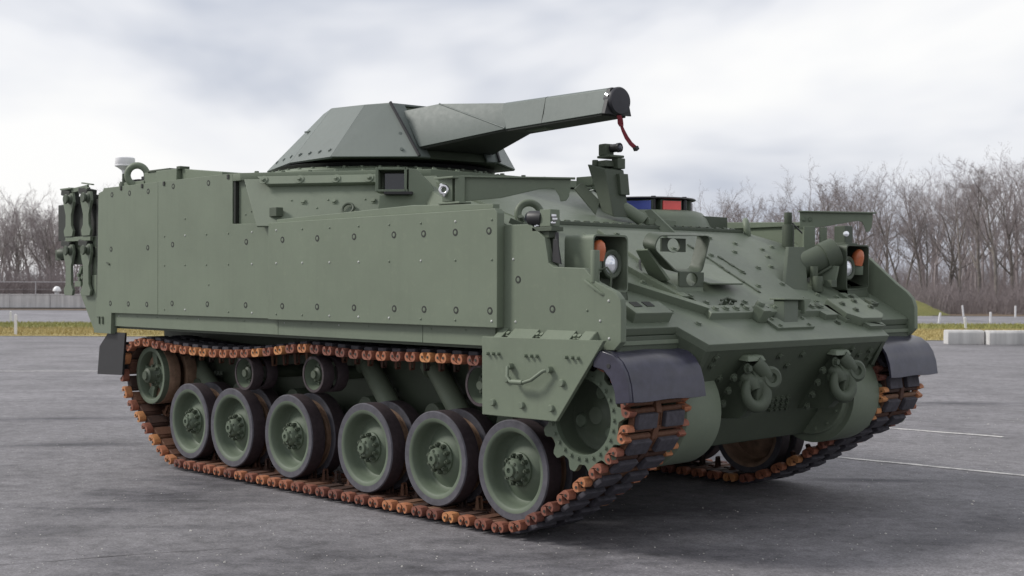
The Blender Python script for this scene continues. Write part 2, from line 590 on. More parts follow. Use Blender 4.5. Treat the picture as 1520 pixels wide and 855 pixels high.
strip('tar_seam', (2.0, -4.95), (2.85, -2.9), 0.008, 0.003, 'tar', 0.006, 4)['label'] = 'thin dark crack in the asphalt at the lower left'
r_ = random.Random(3)
tb = MB()
cpt = Vector((3.24, -3.68, 0.003))
ring_ = [cpt+Vector((math.cos(a)*0.10*r_.uniform(.7, 1.2)*0.7-math.sin(a)*0.03, math.cos(a)*0.07*r_.uniform(.8, 1.2)+math.sin(a)*0.035, 0)) for a in [i*2*math.pi/18 for i in range(18)]]
tb.add([cpt+Vector((0, 0, 0.012))]+ring_, [(0, i+1, (i+1) % 18+1) for i in range(18)])
o = build('tar_blob', tb, 'tar', bevel=0)
tag(o, 'small black lump of tar on the asphalt in front of the track', 'tar', kind='structure')

# loose grit lying on the lot
gb = MB()
rg = random.Random(77)
for i in range(900):
    D = 6.2+10.5*rg.random()**1.6
    S = (rg.uniform(-30, 1550)-760)/1920*D
    c = V(D, S)
    r0 = rg.uniform(0.0025, 0.0055) if rg.random() < 0.93 else rg.uniform(0.006, 0.011)
    q = [Vector((rg.gauss(0, 1), rg.gauss(0, 1), rg.gauss(0, 0.7))).normalized()*r0*rg.uniform(0.7, 1.3) for _ in range(6)]
    base_ = [Vector((r0*math.cos(a), r0*math.sin(a), -0.001)) for a in (0.3, 1.9, 3.3, 4.9)]
    tp_ = Vector((rg.gauss(0, r0*0.3), rg.gauss(0, r0*0.3), r0*rg.uniform(0.7, 1.2)))
    mid_ = [b_*rg.uniform(0.7, 1.15)+Vector((0, 0, r0*0.55)) for b_ in base_]
    P = [c+x for x in base_+mid_+[tp_]]
    gb.add(P, [(0, 1, 5, 4), (1, 2, 6, 5), (2, 3, 7, 6), (3, 0, 4, 7), (4, 5, 8), (5, 6, 8), (6, 7, 8), (7, 4, 8)])
M['grit'] = plain('pale_grit', (0.5, 0.48, 0.45), 0.8, var=0.35, scale=40)
tag(build('gravel', gb, 'grit', None, 0, smooth=5), 'loose pale grit scattered over the asphalt', 'gravel', None, 'stuff')

# concrete wall far left
def concrete(name, lo, hi):
    m, t, p = new_mat(name)
    a = noise(t, 2.2, 6, 0.65, 'World')
    st = noise(t, 2.0, 5, 0.65, 'World', sc=(2.2, 2.2, 0.12))
    c = ramp(t, a, [(0.3, lo), (0.7, hi)])
    c = mixc(t, 0.55, c, ramp(t, st, [(0.35, [x*0.7 for x in lo]), (0.65, hi)]))
    t.links.new(c, p.inputs['Base Color'])
    p.inputs['Roughness'].default_value = 0.9
    bump(t, p, noise(t, 30, 4, 0.7, 'World'), 0.4, 0.01)
    return m
M['concrete'] = concrete('pale_concrete', (0.46, 0.45, 0.455), (0.62, 0.61, 0.61))
M['barrier'] = concrete('barrier_concrete', (0.46, 0.455, 0.45), (0.6, 0.59, 0.58))
wall = empty('concrete_wall', V(72.6, -26))
tag(wall, 'long low grey concrete wall in front of the trees on the far left', 'wall')
yawr = Matrix.Rotation(math.atan2(SS.y, SS.x), 3, 'Z')
pm = None
for i in range(15):
    s0 = -45 + i*2.25
    b = MB()
    b.box((0, 0, 0.40), (2.225, 0.25, 0.80))
    b.box((0, 0, 0.825), (2.225, 0.30, 0.05))
    if pm is None:
        pm = make_mesh('wall_panel', b, 0.012)
    o = link('wall_panel', pm, 'concrete', wall)
    p_ = V(72.6 + rnd.uniform(-0.012, 0.012), s0) - V(72.6, -26)
    o.matrix_local = Matrix.Translation(p_) @ yawr.to_4x4()
b = MB()
b.box((0, 0, 0.05), (34, 0.6, 0.10))
o = link('wall_footing', make_mesh('wall_footing', b, 0.01), M['tar'], wall)
o.matrix_local = Matrix.Translation(V(72.4, -30) - V(72.6, -26)) @ yawr.to_4x4()

# wire fence behind the wall
M['galv'] = plain('galvanised_steel', (0.5, 0.5, 0.52), 0.5, 0.2, var=0.1)
fence = empty('wire_fence', V(75.5, -26))
tag(fence, 'thin grey wire fence just behind the concrete wall', 'fence')
for i in range(13):
    b = MB()
    b.cyl((0, 0, 0), (0, 0, 1.55), 0.022, 0.022, 6)
    o = link('post', make_mesh('post', b), 'galv', fence)
    o.location = V(75.5, -46+i*2.6) - V(75.5, -26)
for z in (1.1, 1.53):
    b = MB()
    b.cyl(V(75.5, -46)-V(75.5, -26), V(75.5, -14)-V(75.5, -26), 0.005 if z < 1.5 else 0.015, None, 5)
    o = link('rail', make_mesh('rail', b), 'galv', fence)
    o.location = (0, 0, z)

# white vent cap
vp = empty('vent_pipe', V(74.2, -26.1))
tag(vp, 'small white domed vent cap standing behind the concrete wall', 'vent')
b = MB(); b.lathe([(0.23, 0.0), (0.235, 0.05), (0.19, 0.16), (0.12, 0.26), (0.02, 0.29)], (0, 0, 1.0), (0, 0, 1), 20)
build('cap', b, 'white', vp, 0)
b = MB(); b.cyl((0, 0, 0), (0, 0, 1.02), 0.13, None, 14)
build('pipe', b, 'galv', vp, 0)

# roadside posts
M['postwhite'] = plain('white_post_plastic', (0.72, 0.71, 0.72), 0.5, var=0.06)
def post(D, S, h, lean, label):
    b = MB()
    b.bb(-0.035, 0.035, -0.03, 0.03, 0, h*0.93)
    b.loft([(-0.035, -0.03, h*0.93), (0.035, -0.03, h*0.93), (0.035, 0.03, h*0.93), (-0.035, 0.03, h*0.93)],
           [(-0.02, -0.018, h), (0.02, -0.018, h), (0.02, 0.018, h), (-0.02, 0.018, h)])
    o = build('marker_post', b, 'postwhite', None, 0.004)
    o.matrix_world = Matrix.Translation(V(D, S)) @ yawr.to_4x4() @ Matrix.Rotation(lean, 4, 'Y')
    tag(o, label, 'post', 'white marker posts along the far road')
post(37.4, -14.35, 0.61, 0.0, 'taller white marker post on the dry grass behind the vehicle rear')
post(48.4, -18.75, 0.44, 0.0, 'shorter white marker post across the grass at the left road edge')
post(50.0, 16.5, 0.42, 0.14, 'white marker post leaning right, nearest to the grassy mound')
post(60.0, 20.95, 0.54, -0.12, 'white marker post on the far road side, leaning left, above the first concrete block')
post(43.3, 15.2, 0.42, -0.11, 'white marker post leaning left, standing on the grass just behind the concrete blocks')
post(50.0, 18.5, 0.45, 0.0, 'upright white marker post on the near road edge above the second concrete block')
post(59.1, 23.0, 0.53, 0.0, 'upright white marker post on the far road side closest to the right edge')

def barrier(S0, S1, D, label, seed):
    b = MB()
    L_ = S1-S0
    prof = [(-0.20, 0), (0.20, 0), (0.20, 0.30), (0.16, 0.36), (-0.16, 0.36), (-0.20, 0.30)]
    b.loft([(-L_/2, y, z) for y, z in prof], [(L_/2, y, z) for y, z in prof])
    o = build('concrete_block', b, 'barrier', None, 0.018)
    o.matrix_world = Matrix.Translation(V(D, (S0+S1)/2)) @ yawr.to_4x4() @ Matrix.Rotation(R(seed), 4, 'Z')
    tag(o, label, 'concrete block', 'concrete blocks at the edge of the lot')
barrier(11.02, 11.93, 32.85, 'pale concrete block at the end of the row, next to the dry grass', -1.5)
barrier(11.96, 12.98, 32.6, 'pale concrete block cut off by the right edge of the picture', 1.0)

# grassy mound
nb = 28
mv, mf = [], []
r_ = random.Random(11)
for i in range(nb+1):
    for j in range(nb+1):
        u_, v_ = -1+2*i/nb, -1+2*j/nb
        d_ = math.sqrt(u_*u_+v_*v_)
        h = 0.86*max(0, 1-d_**2)**1.3
        h *= 1+0.12*math.sin(3*u_+2*v_)
        mv.append(V(63.0+v_*2.3, 18.2+u_*3.1, h+0.0 + (r_.uniform(0, 0.04) if h > 0 else -0.02)))
for i in range(nb):
    for j in range(nb):
        a = i*(nb+1)+j
        mf.append((a, a+1, a+nb+2, a+nb+1))
me = bpy.data.meshes.new('mound')
me.from_pydata([tuple(x) for x in mv], [], mf)
for p_ in me.polygons: p_.use_smooth = True
mo = link('grass_mound', me, 'grass_green')
mo['kind'] = 'structure'
mo['label'] = 'low green grassy mound at the foot of the trees'

# ------------------------------------------------------------------ bare trees
def tree_segs(seed, H, stems, dens):
    r_ = random.Random(seed)
    segs = []      # p0,p1,r0,r1,level
    def grow(p, d, length, r0, lev, nseg):
        pts = [p.copy()]
        rad = [r0]
        step = length/nseg
        taper = 0.35 if lev == 0 else 0.22
        for i in range(nseg):
            jit = (0.06, 0.13, 0.2, 0.26, 0.3)[lev]
            d = (d + Vector((r_.gauss(0, jit), r_.gauss(0, jit), r_.gauss(0, jit*0.6)+(0.03, 0.05, 0.07, 0.06, 0.03)[lev]))).normalized()
            p = p + d*step
            pts.append(p.copy())
            rad.append(max(0.005, r0*(1-(1-taper)*(i+1)/nseg)))
            segs.append((pts[-2], pts[-1], rad[-2], rad[-1], lev))
        if lev >= 4:
            return
        cnt = (int(8*dens), int(7*dens), int(6*dens), int(4*dens))[lev]
        for k in range(cnt):
            t0 = (0.32, 0.2, 0.15, 0.1)[lev]
            f = t0 + (1-t0)*((k+r_.random())/cnt)
            fi = min(nseg-1, int(f*nseg))
            fr = f*nseg-fi
            q = pts[fi].lerp(pts[fi+1], min(1, fr))
            rr_ = rad[fi]+(rad[fi+1]-rad[fi])*min(1, fr)
            dd_ = (pts[fi+1]-pts[fi]).normalized()
            ax = dd_.orthogonal().normalized()
            ax.rotate(Matrix.Rotation(r_.uniform(0, 2*math.pi), 3, dd_))
            an = R(r_.uniform(24, 50) if lev == 0 else r_.uniform(22, 55))
            nd = (dd_*math.cos(an)+ax*math.sin(an)).normalized()
            ln = length*(0.62-0.3*f+r_.uniform(-0.08, 0.12))*(0.95 if lev == 0 else 0.8)
            grow(q, nd, max(0.25, ln), max(0.0085, rr_*r_.uniform(0.46, 0.70)), lev+1, (6, 4, 3, 2, 2)[lev+1])
    for s_ in range(stems):
        a = r_.uniform(0, 6.28)
        tilt = 0.04 if stems == 1 else r_.uniform(0.08, 0.24)
        d0 = Vector((math.cos(a)*tilt, math.sin(a)*tilt, 1)).normalized()
        grow(Vector((math.cos(a)*0.1*(stems > 1), math.sin(a)*0.1*(stems > 1), -0.05)), d0, H*r_.uniform(0.82, 1.0), H*0.0155*(1.0 if stems == 1 else 0.72), 0, 7)
    return segs

def segs_to_arrays(segs, n):
    k = len(segs)
    P0 = np.array([s_[0] for s_ in segs]); P1 = np.array([s_[1] for s_ in segs])
    r0 = np.array([s_[2] for s_ in segs]); r1 = np.array([s_[3] for s_ in segs])
    d = P1-P0
    d /= np.linalg.norm(d, axis=1)[:, None]+1e-9
    ref = np.where(np.abs(d[:, 2:3]) > 0.9, np.array([[1.0, 0, 0]]), np.array([[0, 0, 1.0]]))
    b = np.cross(d, ref); b /= np.linalg.norm(b, axis=1)[:, None]
    c = np.cross(d, b)
    vs_ = np.empty((k, 2*n, 3))
    for i in range(n):
        t = 2*math.pi*i/n
        o_ = b*math.cos(t)+c*math.sin(t)
        vs_[:, i] = P0+o_*r0[:, None]
        vs_[:, n+i] = P1+o_*r1[:, None]
    quad = np.array([[i, (i+1) % n, n+(i+1) % n, n+i] for i in range(n)])
    fs_ = (quad[None]+(np.arange(k)*2*n)[:, None, None]).reshape(-1, 4)
    return vs_.reshape(-1, 3), fs_

def quads_mesh(name, va, fa):
    me = bpy.data.meshes.new(name)
    me.vertices.add(len(va)); me.vertices.foreach_set('co', np.ascontiguousarray(va, dtype=np.float32).ravel())
    me.loops.add(fa.size); me.loops.foreach_set('vertex_index', np.ascontiguousarray(fa, dtype=np.int32).ravel())
    me.polygons.add(len(fa))
    me.polygons.foreach_set('loop_start', np.arange(0, fa.size, 4, dtype=np.int32))
    me.polygons.foreach_set('loop_total', np.full(len(fa), 4, dtype=np.int32))
    me.update(calc_edges=True)
    return me

def bark(name, lo, hi):
    m, t, p = new_mat(name)
    a = noise(t, 3.0, 5, 0.65, 'World')
    c = ramp(t, a, [(0.3, lo), (0.7, hi)])
    t.links.new(c, p.inputs['Base Color'])
    p.inputs['Roughness'].default_value = 0.9
    p.inputs['Specular IOR Level'].default_value = 0.2
    return m
M['bark'] = bark('grey_bark', (0.10, 0.09, 0.085), (0.24, 0.215, 0.195))
M['twig'] = bark('twig_bark', (0.21, 0.186, 0.19), (0.33, 0.295, 0.295))
M['brush'] = bark('brush_stems', (0.19, 0.165, 0.17), (0.30, 0.26, 0.26))

VAR = []
for i, (H, st, dn) in enumerate([(9.5, 1, 1.0), (9.0, 2, 0.95), (10.0, 1, 1.1), (8.0, 3, 0.85), (8.8, 1, 1.0), (9.4, 2, 1.0), (7.0, 2, 1.0)]):
    sg = tree_segs(101+i*13, H, st, dn)
    big = [s_ for s_ in sg if s_[4] <= 1]
    sml = [s_ for s_ in sg if s_[4] > 1]
    va, fa = segs_to_arrays(big, 7)
    tm = quads_mesh('trunk', va, fa)
    va2, fa2 = segs_to_arrays(sml, 3)
    cm = quads_mesh('crown', va2, fa2)
    tm.materials.append(M['bark']); cm.materials.append(M['twig'])
    VAR.append((tm, cm, sml, big, float(np.quantile(va2[:, 2], 0.995))))

def place_tree(var, D, S, sc, rot, label, group):
    r0 = empty('bare_tree', V(D, S, 0))
    r0.rotation_euler = (0, 0, rot)
    r0.scale = (sc, sc, sc)
    tag(r0, label, 'tree', group)
    link('trunk', VAR[var][0], None, r0)
    link('crown', VAR[var][1], None, r0)
ORD = ['first', 'second', 'third', 'fourth', 'fifth', 'sixth', 'seventh', 'eighth', 'ninth', 'tenth', 'eleventh', 'twelfth', 'thirteenth', 'fourteenth', 'fifteenth', 'sixteenth']
rt_ = random.Random(21)
right = [(1530, 68, 2, 246), (1508, 74, 0, 250), (1480, 67, 2, 238), (1456, 72, 4, 244), (1430, 70, 1, 240), (1402, 76, 5, 252), (1372, 69, 3, 256), (1340, 71, 1, 250),
         (1312, 75, 3, 254), (1284, 73, 5, 260), (1254, 80, 0, 268), (1222, 84, 4, 266), (1190, 94, 1, 272), (1150, 104, 5, 290), (1112, 112, 0, 296), (1076, 118, 4, 300)]
def tscale(v, D, ytop):
    return ((420.5-ytop)/1920.4*D+1.54)/VAR[v][4]
for i, (x, D, v, yt) in enumerate(right):
    place_tree(v, D, (x-760)/1920.4*D, tscale(v, D, yt), rt_.uniform(0, 6.28), 'bare leafless tree, %s from the right edge, in the row of trees behind the vehicle' % ORD[i] if i else 'bare leafless tree cut by the right edge, in the row of trees behind the vehicle', 'bare trees to the right')
left = [(-4, 82, 1, 296), (16, 86, 5, 300), (34, 84, 3, 304), (52, 90, 6, 306), (74, 84, 4, 312), (98, 88, 0, 310)]
for i, (x, D, v, yt) in enumerate(left):
    place_tree(v, D, (x-760)/1920.4*D, tscale(v, D, yt), rt_.uniform(0, 6.28), 'bare leafless tree, %s from the left edge, behind the concrete wall' % ORD[i] if i else 'bare leafless tree cut by the left edge, behind the concrete wall', 'bare trees to the left')

# the wood behind, read as one mass
def woodland(name, spots, seed, label):
    r_ = np.random.default_rng(seed)
    VA, FA, off = [], [], 0
    for (D, S, sc) in spots:
        v = int(r_.integers(0, len(VAR)))
        keep = [s_ for s_ in VAR[v][2] if s_[4] <= 3]
        pick = r_.permutation(len(keep))[:1000]
        sg = VAR[v][3]+[keep[int(i)] for i in pick]
        va, fa = segs_to_arrays(sg, 3)
        a = r_.uniform(0, 6.28)
        ca, sa = math.cos(a), math.sin(a)
        va = va @ np.array([[ca, sa, 0], [-sa, ca, 0], [0, 0, 1]])*sc + np.array(V(D, S))
        VA.append(va); FA.append(fa+off); off += len(va)
    o = link(name, quads_mesh(name, np.concatenate(VA), np.concatenate(FA)), 'twig')
    tag(o, label, 'wood', None, 'stuff')
rw = random.Random(5)
sp = []
for i in range(60):
    D = rw.uniform(80, 128)
    x = rw.uniform(1010, 1560)
    yt = (300 if x < 1180 else 272 if x < 1280 else 262)+rw.uniform(-6, 40)
    sp.append((D, (x-760)/1920.4*D, ((420.5-yt)/1920.4*D+1.54)/9.4))
for i in range(36):
    D = rw.uniform(90, 125)
    x = rw.uniform(-40, 150)
    yt = 308+rw.uniform(-6, 36)
    sp.append((D, (x-760)/1920.4*D, ((418.5-yt)/1920.4*D+1.54)/9.4))
woodland('woodland', sp, 3, 'mass of bare leafless trees far behind the nearer trees')

# undergrowth
def undergrowth(name, spots, seed, label):
    r_ = random.Random(seed)
    segs = []
    for (D, S, h, n) in spots:
        for k in range(n):
            p = V(D+r_.gauss(0, 0.7), S+r_.gauss(0, 0.7), 0)
            d = Vector((r_.gauss(0, 0.28), r_.gauss(0, 0.28), 1)).normalized()
            hh = h*r_.uniform(0.45, 1.1)
            q = p+d*hh*0.5
            segs.append((p, q, 0.012, 0.009, 0))
            d2 = (d+Vector((r_.gauss(0, 0.3), r_.gauss(0, 0.3), 0))).normalized()
            q2 = q+d2*hh*0.5
            segs.append((q, q2, 0.009, 0.005, 0))
            for j in range(3):
                d3 = (d2+Vector((r_.gauss(0, 0.6), r_.gauss(0, 0.6), r_.gauss(0, 0.3)))).normalized()
                s0 = q.lerp(q2, r_.random())
                segs.append((s0, s0+d3*hh*0.3, 0.007, 0.004, 0))
    va, fa = segs_to_arrays(segs, 3)
    o = link(name, quads_mesh(name, va, fa), 'brush')
    tag(o, label, 'undergrowth', None, 'stuff')
ru = random.Random(9)
sp = []
for i in range(300):
    x = ru.uniform(1180, 1560)
    D = ru.uniform(63.5, 76)
    sp.append((D, (x-760)/1920.4*D, ru.uniform(0.6, 1.7), 20))
undergrowth('undergrowth', sp, 1, 'brown leafless undergrowth at the foot of the trees on the right')
sp = []
for i in range(240):
    x = ru.uniform(1030, 1560)
    D = ru.uniform(84, 122)
    sp.append((D, (x-760)/1920.4*D, ru.uniform(2.0, 4.6), 16))
undergrowth('thicket', sp, 4, 'grey thicket of saplings between the trunks of the far trees')
sp = []
for i in range(170):
    x = ru.uniform(-30, 150)
    D = ru.uniform(77, 86)
    sp.append((D, (x-760)/1920.4*D, ru.uniform(1.0, 2.6), 22))
undergrowth('undergrowth', sp, 2, 'brown leafless undergrowth behind the concrete wall on the left')

# ------------------------------------------------------------------ the vehicle
# X runs to its front, Y to its left side, Z up; ground at Z = 0
VEH = empty('armored_vehicle', (0, 0, 0))
tag(VEH, 'dark green tracked armoured vehicle with a gun turret parked on the asphalt', 'armored vehicle')

GS = 0.57                                     # fall of the front plate
gz = lambda x: 1.185 + GS*(4.775-x)
GT = math.atan(GS)
GN = Vector((math.sin(GT), 0, math.cos(GT)))
GX = Vector((math.cos(GT), 0, -math.sin(GT)))
GROT = Matrix((GX, Vector((0, 1, 0)), GN)).transposed()
def gp(x, y, h=0.0):
    return Vector((x, y, gz(x))) + GN*h
def gpoly(b, pts, h, sink=0.01):
    b.loft([gp(x, y, -sink) for x, y in pts], [gp(x, y, h) for x, y in pts])

# --- lower hull
b = MB()
prof = [(-1.45, 0.72), (-1.1, 0.46), (3.95, 0.44), (4.28, 0.50), (4.765, 1.17), (4.70, 1.21), (3.4, 1.30), (-1.5, 1.30)]
b.prismY(prof, -0.99, 0.99)
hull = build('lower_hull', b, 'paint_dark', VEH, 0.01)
# --- sponsons and upper hull
b = MB()
for s in (-1, 1):
    b.prismY([(-1.62, 1.16), (4.05, 1.16), (4.05, 1.50), (3.40, 1.88), (-1.62, 1.93)], s*0.985, s*1.572)
b.bb(-1.72, 3.0, -1.58, 1.58, 1.25, 1.95)
up_h = build('sponson', b, 'paint', VEH, 0.006)
# superstructure with cut corners in front
b = MB()
top = [(-1.30, -1.60), (0.89, -1.60), (2.17, -0.80), (2.17, 0.80), (0.89, 1.60), (-1.30, 1.60)]
bot = [(-1.35, -1.62), (1.28, -1.62), (2.56, -0.90), (2.56, 0.90), (1.28, 1.62), (-1.35, 1.62)]
b.loft([(x, y, 1.94) for x, y in bot], [(x, y, 2.29) for x, y in top])
ss = build('superstructure', b, 'paint', VEH, 0.006)
b = MB()
slab = [(-1.31, -1.63), (0.885, -1.665), (2.17, -0.875), (2.17, 0.875), (0.885, 1.665), (-1.31, 1.63)]
b.loft([(x, y, 2.305) for x, y in slab], [(x, y, 2.362) for x, y in slab])
roof = build('roof_plate', b, 'paint', VEH, 0.006)
b = MB()
for k in range(7):
    f = (k+0.5)/7
    for s in (-1, 1):
        b.hexbolt((0.885+1.285*f-0.03, s*(1.665-0.79*f-0.05), 2.362), (0, 0, 1), 0.018, 0.016)
for k in range(8):
    b.hexbolt((2.12, -0.8+1.6*k/7, 2.362), (0, 0, 1), 0.018, 0.016)
stuffpart(build('bolt', b, 'paint', roof, 0))
# the diagonal side plates with bars and bolts
dn = Vector((0.288, -0.461, 0.286)).normalized()
def diag(f, z, h=0.0, s=-1):
    """f along the cut corner 0..1, height z on the plate"""
    p = Vector((0.89+1.28*f, -1.68+0.80*f, 2.36))
    dwn = Vector((0.39, 0.02, -0.36))
    q = p + dwn*((2.36-z)/0.36) - Vector((1.28, 0.8, 0))*((2.36-z)/0.36)*0.10 + dn*h
    return Vector((q.x, q.y*(-s), q.z))
for s in (-1, 1):
    b = MB()
    b.loft([diag(f, z, -0.02, s) for f, z in ((0.02, 2.31), (1.02, 2.31), (1.02, 1.95), (0.02, 1.95))],
           [diag(f, z, 0.0, s) for f, z in ((0.02, 2.31), (1.02, 2.31), (1.02, 1.95), (0.02, 1.95))])
    pl = build('corner_plate', b, 'paint', VEH, 0.003)
    b = MB()
    b.loft([diag(f, z, 0.0, s) for f, z in ((0.10, 2.305), (0.84, 2.305), (0.84, 2.245), (0.14, 2.245))],
           [diag(f, z, 0.045, s) for f, z in ((0.10, 2.305), (0.84, 2.305), (0.84, 2.245), (0.14, 2.245))])
    build('corner_bar', b, 'paint', pl, 0.004)
    b = MB()
    nrm = Vector((dn.x, dn.y*(-s), dn.z))
    for f in (0.13, 0.32, 0.51, 0.68):
        c = diag(f, 2.275, 0.045, s)
        b.cyl(c, c+nrm*0.006, 0.034, None, 18)
        b.hexbolt(c+nrm*0.006, nrm, 0.013, 0.014)
    for f in (0.30, 0.46, 0.66):
        b.hexbolt(diag(f, 2.13, 0.0, s), nrm, 0.018, 0.014)
    for f, z in ((0.24, 2.14), (0.43, 2.14), (0.62, 2.14), (0.36, 2.08)):
        b.dome(diag(f, z, 0.0, s), nrm, 0.008, 0.006)
    stuffpart(build('bolt', b, 'paint', pl, 0))
    b = MB()
    b.torus(diag(0.52, 2.062, 0.02, s), nrm, 0.042, 0.010, 20, 8)
    build('tie_ring', b, 'paint_dark', pl, 0)

# --- front slope between hinge line and roof, then the front plate
b = MB()
X0, Z0 = 3.49, gz(3.49)
up0 = [(2.10, -0.86, 2.305), (2.10, 0.86, 2.305), (X0, 1.17, Z0), (X0, -1.17, Z0)]
low = [(2.10, -0.86, 1.90), (2.10, 0.86, 1.90), (X0, 1.17, 1.70), (X0, -1.17, 1.70)]
b.loft(low, up0)
for s in (-1, 1):
    A = [(2.0, s*0.90, 2.30), (X0, s*1.169, Z0-0.002), (3.66, s*1.598, 1.80), (3.2, s*1.36, 1.935), (2.1, s*1.10, 1.95)]
    b.add(A+[(2.0, s*0.90, 1.8), (X0, s*1.169, 1.6), (3.66, s*1.598, 1.6), (3.2, s*1.36, 1.6), (2.1, s*1.10, 1.6)],
          [(0, 1, 3), (1, 2, 3), (0, 3, 4), (5, 8, 6), (6, 8, 7), (5, 9, 8), (0, 5, 6, 1), (1, 6, 7, 2), (2, 7, 8, 3), (3, 8, 9, 4), (4, 9, 5, 0)])
slope = build('front_roof_slope', b, 'glacis', VEH, 0.0, smooth=6)
b = MB()
gpts = [(3.49, -1.17), (3.49, 1.17), (3.70, 1.598), (4.60, 1.598), (4.60, 1.07), (4.775, 1.00), (4.775, -1.00), (4.60, -1.07), (4.60, -1.598), (3.70, -1.598)]
b.loft([gp(x, y, -0.05) for x, y in gpts], [gp(x, y, 0) for x, y in gpts])
glacis = build('front_plate', b, 'glacis', VEH, 0.005)
# shelf fronts below the plate corners and nose cheeks
for s in (-1, 1):
    b = MB()
    b.bb(4.54, 4.592, s*1.06, s*1.59, 1.12, gz(4.60)-0.045)
    b.loft([(4.58, s*1.075, gz(4.58)-0.05), (4.752, s*1.0, gz(4.752)-0.05), (4.66, s*1.0, 0.98), (4.5, s*1.06, 1.0)],
           [(4.58, s*1.03, gz(4.58)-0.05), (4.752, s*0.955, gz(4.752)-0.05), (4.66, s*0.955, 0.98), (4.5, s*1.015, 1.0)])
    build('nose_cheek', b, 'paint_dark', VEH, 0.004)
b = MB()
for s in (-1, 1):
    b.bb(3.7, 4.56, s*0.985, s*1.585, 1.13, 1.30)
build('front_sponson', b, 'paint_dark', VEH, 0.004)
# nose plate seams and bolts
b = MB()
ln = Vector((0.67, 0, -0.485)).normalized()   # outward of the lower front plate
lo_p = lambda f, y: Vector((4.765+(4.28-4.765)*f, y, 1.17+(0.50-1.17)*f))
for f, y in ((0.10, -0.86), (0.17, -0.86), (0.12, -0.20), (0.12, 0.05), (0.22, -0.33), (0.22, -0.05), (0.10, 0.62), (0.16, 0.75), (0.12, 0.86), (0.2, 0.9), (0.5, -0.75), (0.62, -0.8), (0.3, -0.7)):
    b.hexbolt(lo_p(f, y), ln, 0.02, 0.02)
for i in range(3):
    for j in range(4):
        b.hexbolt(lo_p(0.56+0.055*i, 0.02+0.06*j+0.03*i), ln, 0.016, 0.02)
stuffpart(build('bolt', b, 'paint_dark', hull, 0))

# --- towing lugs with shackles
for s, y in ((-1, -0.50), (1, 0.46)):
    b = MB()
    lug = [(4.60, 1.10), (4.72, 1.06), (4.80, 0.95), (4.78, 0.83), (4.66, 0.72), (4.40, 0.70), (4.45, 0.95)]
    b.prismY(lug, y-0.045, y+0.035)
    b.cyl((4.72, y-0.10, 0.93), (4.72, y+0.12, 0.93), 0.035, None, 16)
    lg = build('tow_lug', b, 'paint_dark', VEH, 0.008)
    b = MB()
    n_s = 28
    ctr = Vector((4.765, y-0.035, 0.880))
    e1, e2 = Vector((0.25, 0.95, -0.15)).normalized(), Vector((-0.12, 0.18, 0.97)).normalized()
    b.tube([ctr + e1*0.076*math.cos(2*math.pi*i/n_s) + e2*0.080*math.sin(2*math.pi*i/n_s) for i in range(n_s)], [0.036+0.006*math.cos(2*math.pi*i/n_s+0.6) for i in range(n_s)], 12, closed=True)
    build('shackle', b, 'paint_dark', lg, 0)
    b = MB()
    b.lathe([(0.004, -0.04), (0.055, -0.044), (0.072, -0.028), (0.075, 0.0), (0.072, 0.028), (0.055, 0.044), (0.032, 0.04), (0.027, 0.022), (0.004, 0.02)], (4.785, y+0.075, 0.965), (0.85, -0.35, 0.1), 24)
    b.tube([(4.74, y-0.01, 1.06), (4.765, y+0.02, 1.02), (4.78, y+0.06, 0.975)], [0.05, 0.05, 0.045], 10)
    b.tube([(4.70, y-0.06, 0.98), (4.76, y-0.05, 0.93), (4.775, y-0.05, 0.90)], [0.045, 0.05, 0.03], 10)
    build('shackle_eye', b, 'paint_dark', lg, 0)
    b = MB()
    b.loft([(4.62, y-0.12, 1.085), (4.775, y-0.12, 1.07), (4.775, y+0.07, 1.07), (4.62, y+0.07, 1.085)], [(4.62, y-0.10, 1.125), (4.76, y-0.10, 1.105), (4.76, y+0.05, 1.105), (4.62, y+0.05, 1.125)])
    build('lug_cap', b, 'paint', lg, 0.012)
    b = MB()
    for dz in (0, 0.08, 0.16, 0.24):
        b.hexbolt((4.70-dz*0.5, y-0.17, 0.98-dz), (0.67, -0.2, -0.48), 0.018, 0.025)
    b.hexbolt((4.74, y+0.02, 1.03), (1, 0, 0), 0.022, 0.03)
    b.hexbolt((4.74, y-0.09, 1.03), (1, 0, 0), 0.022, 0.03)
    stuffpart(build('bolt', b, 'paint_dark', lg, 0))

# --- final drive drums
for s in (-1, 1):
    b = MB()
    b.lathe([(0.05, 0.0), (0.27, 0.0), (0.275, 0.004), (0.28, 0.03), (0.30, 0.035), (0.335, 0.035), (0.335, 0.36), (0.30, 0.38), (0.1, 0.38)], (4.33, s*0.70, 0.775), (0, s, 0), 48)
    fd = build('final_drive', b, 'paint', VEH, 0.004)
    b = MB()
    for k in range(14):
        a = 2*math.pi*k/14
        b.hexbolt((4.33+0.24*math.cos(a), s*0.70, 0.775+0.24*math.sin(a)), (0, -s, 0), 0.012, 0.012)
    stuffpart(build('bolt', b, 'paint', fd, 0))

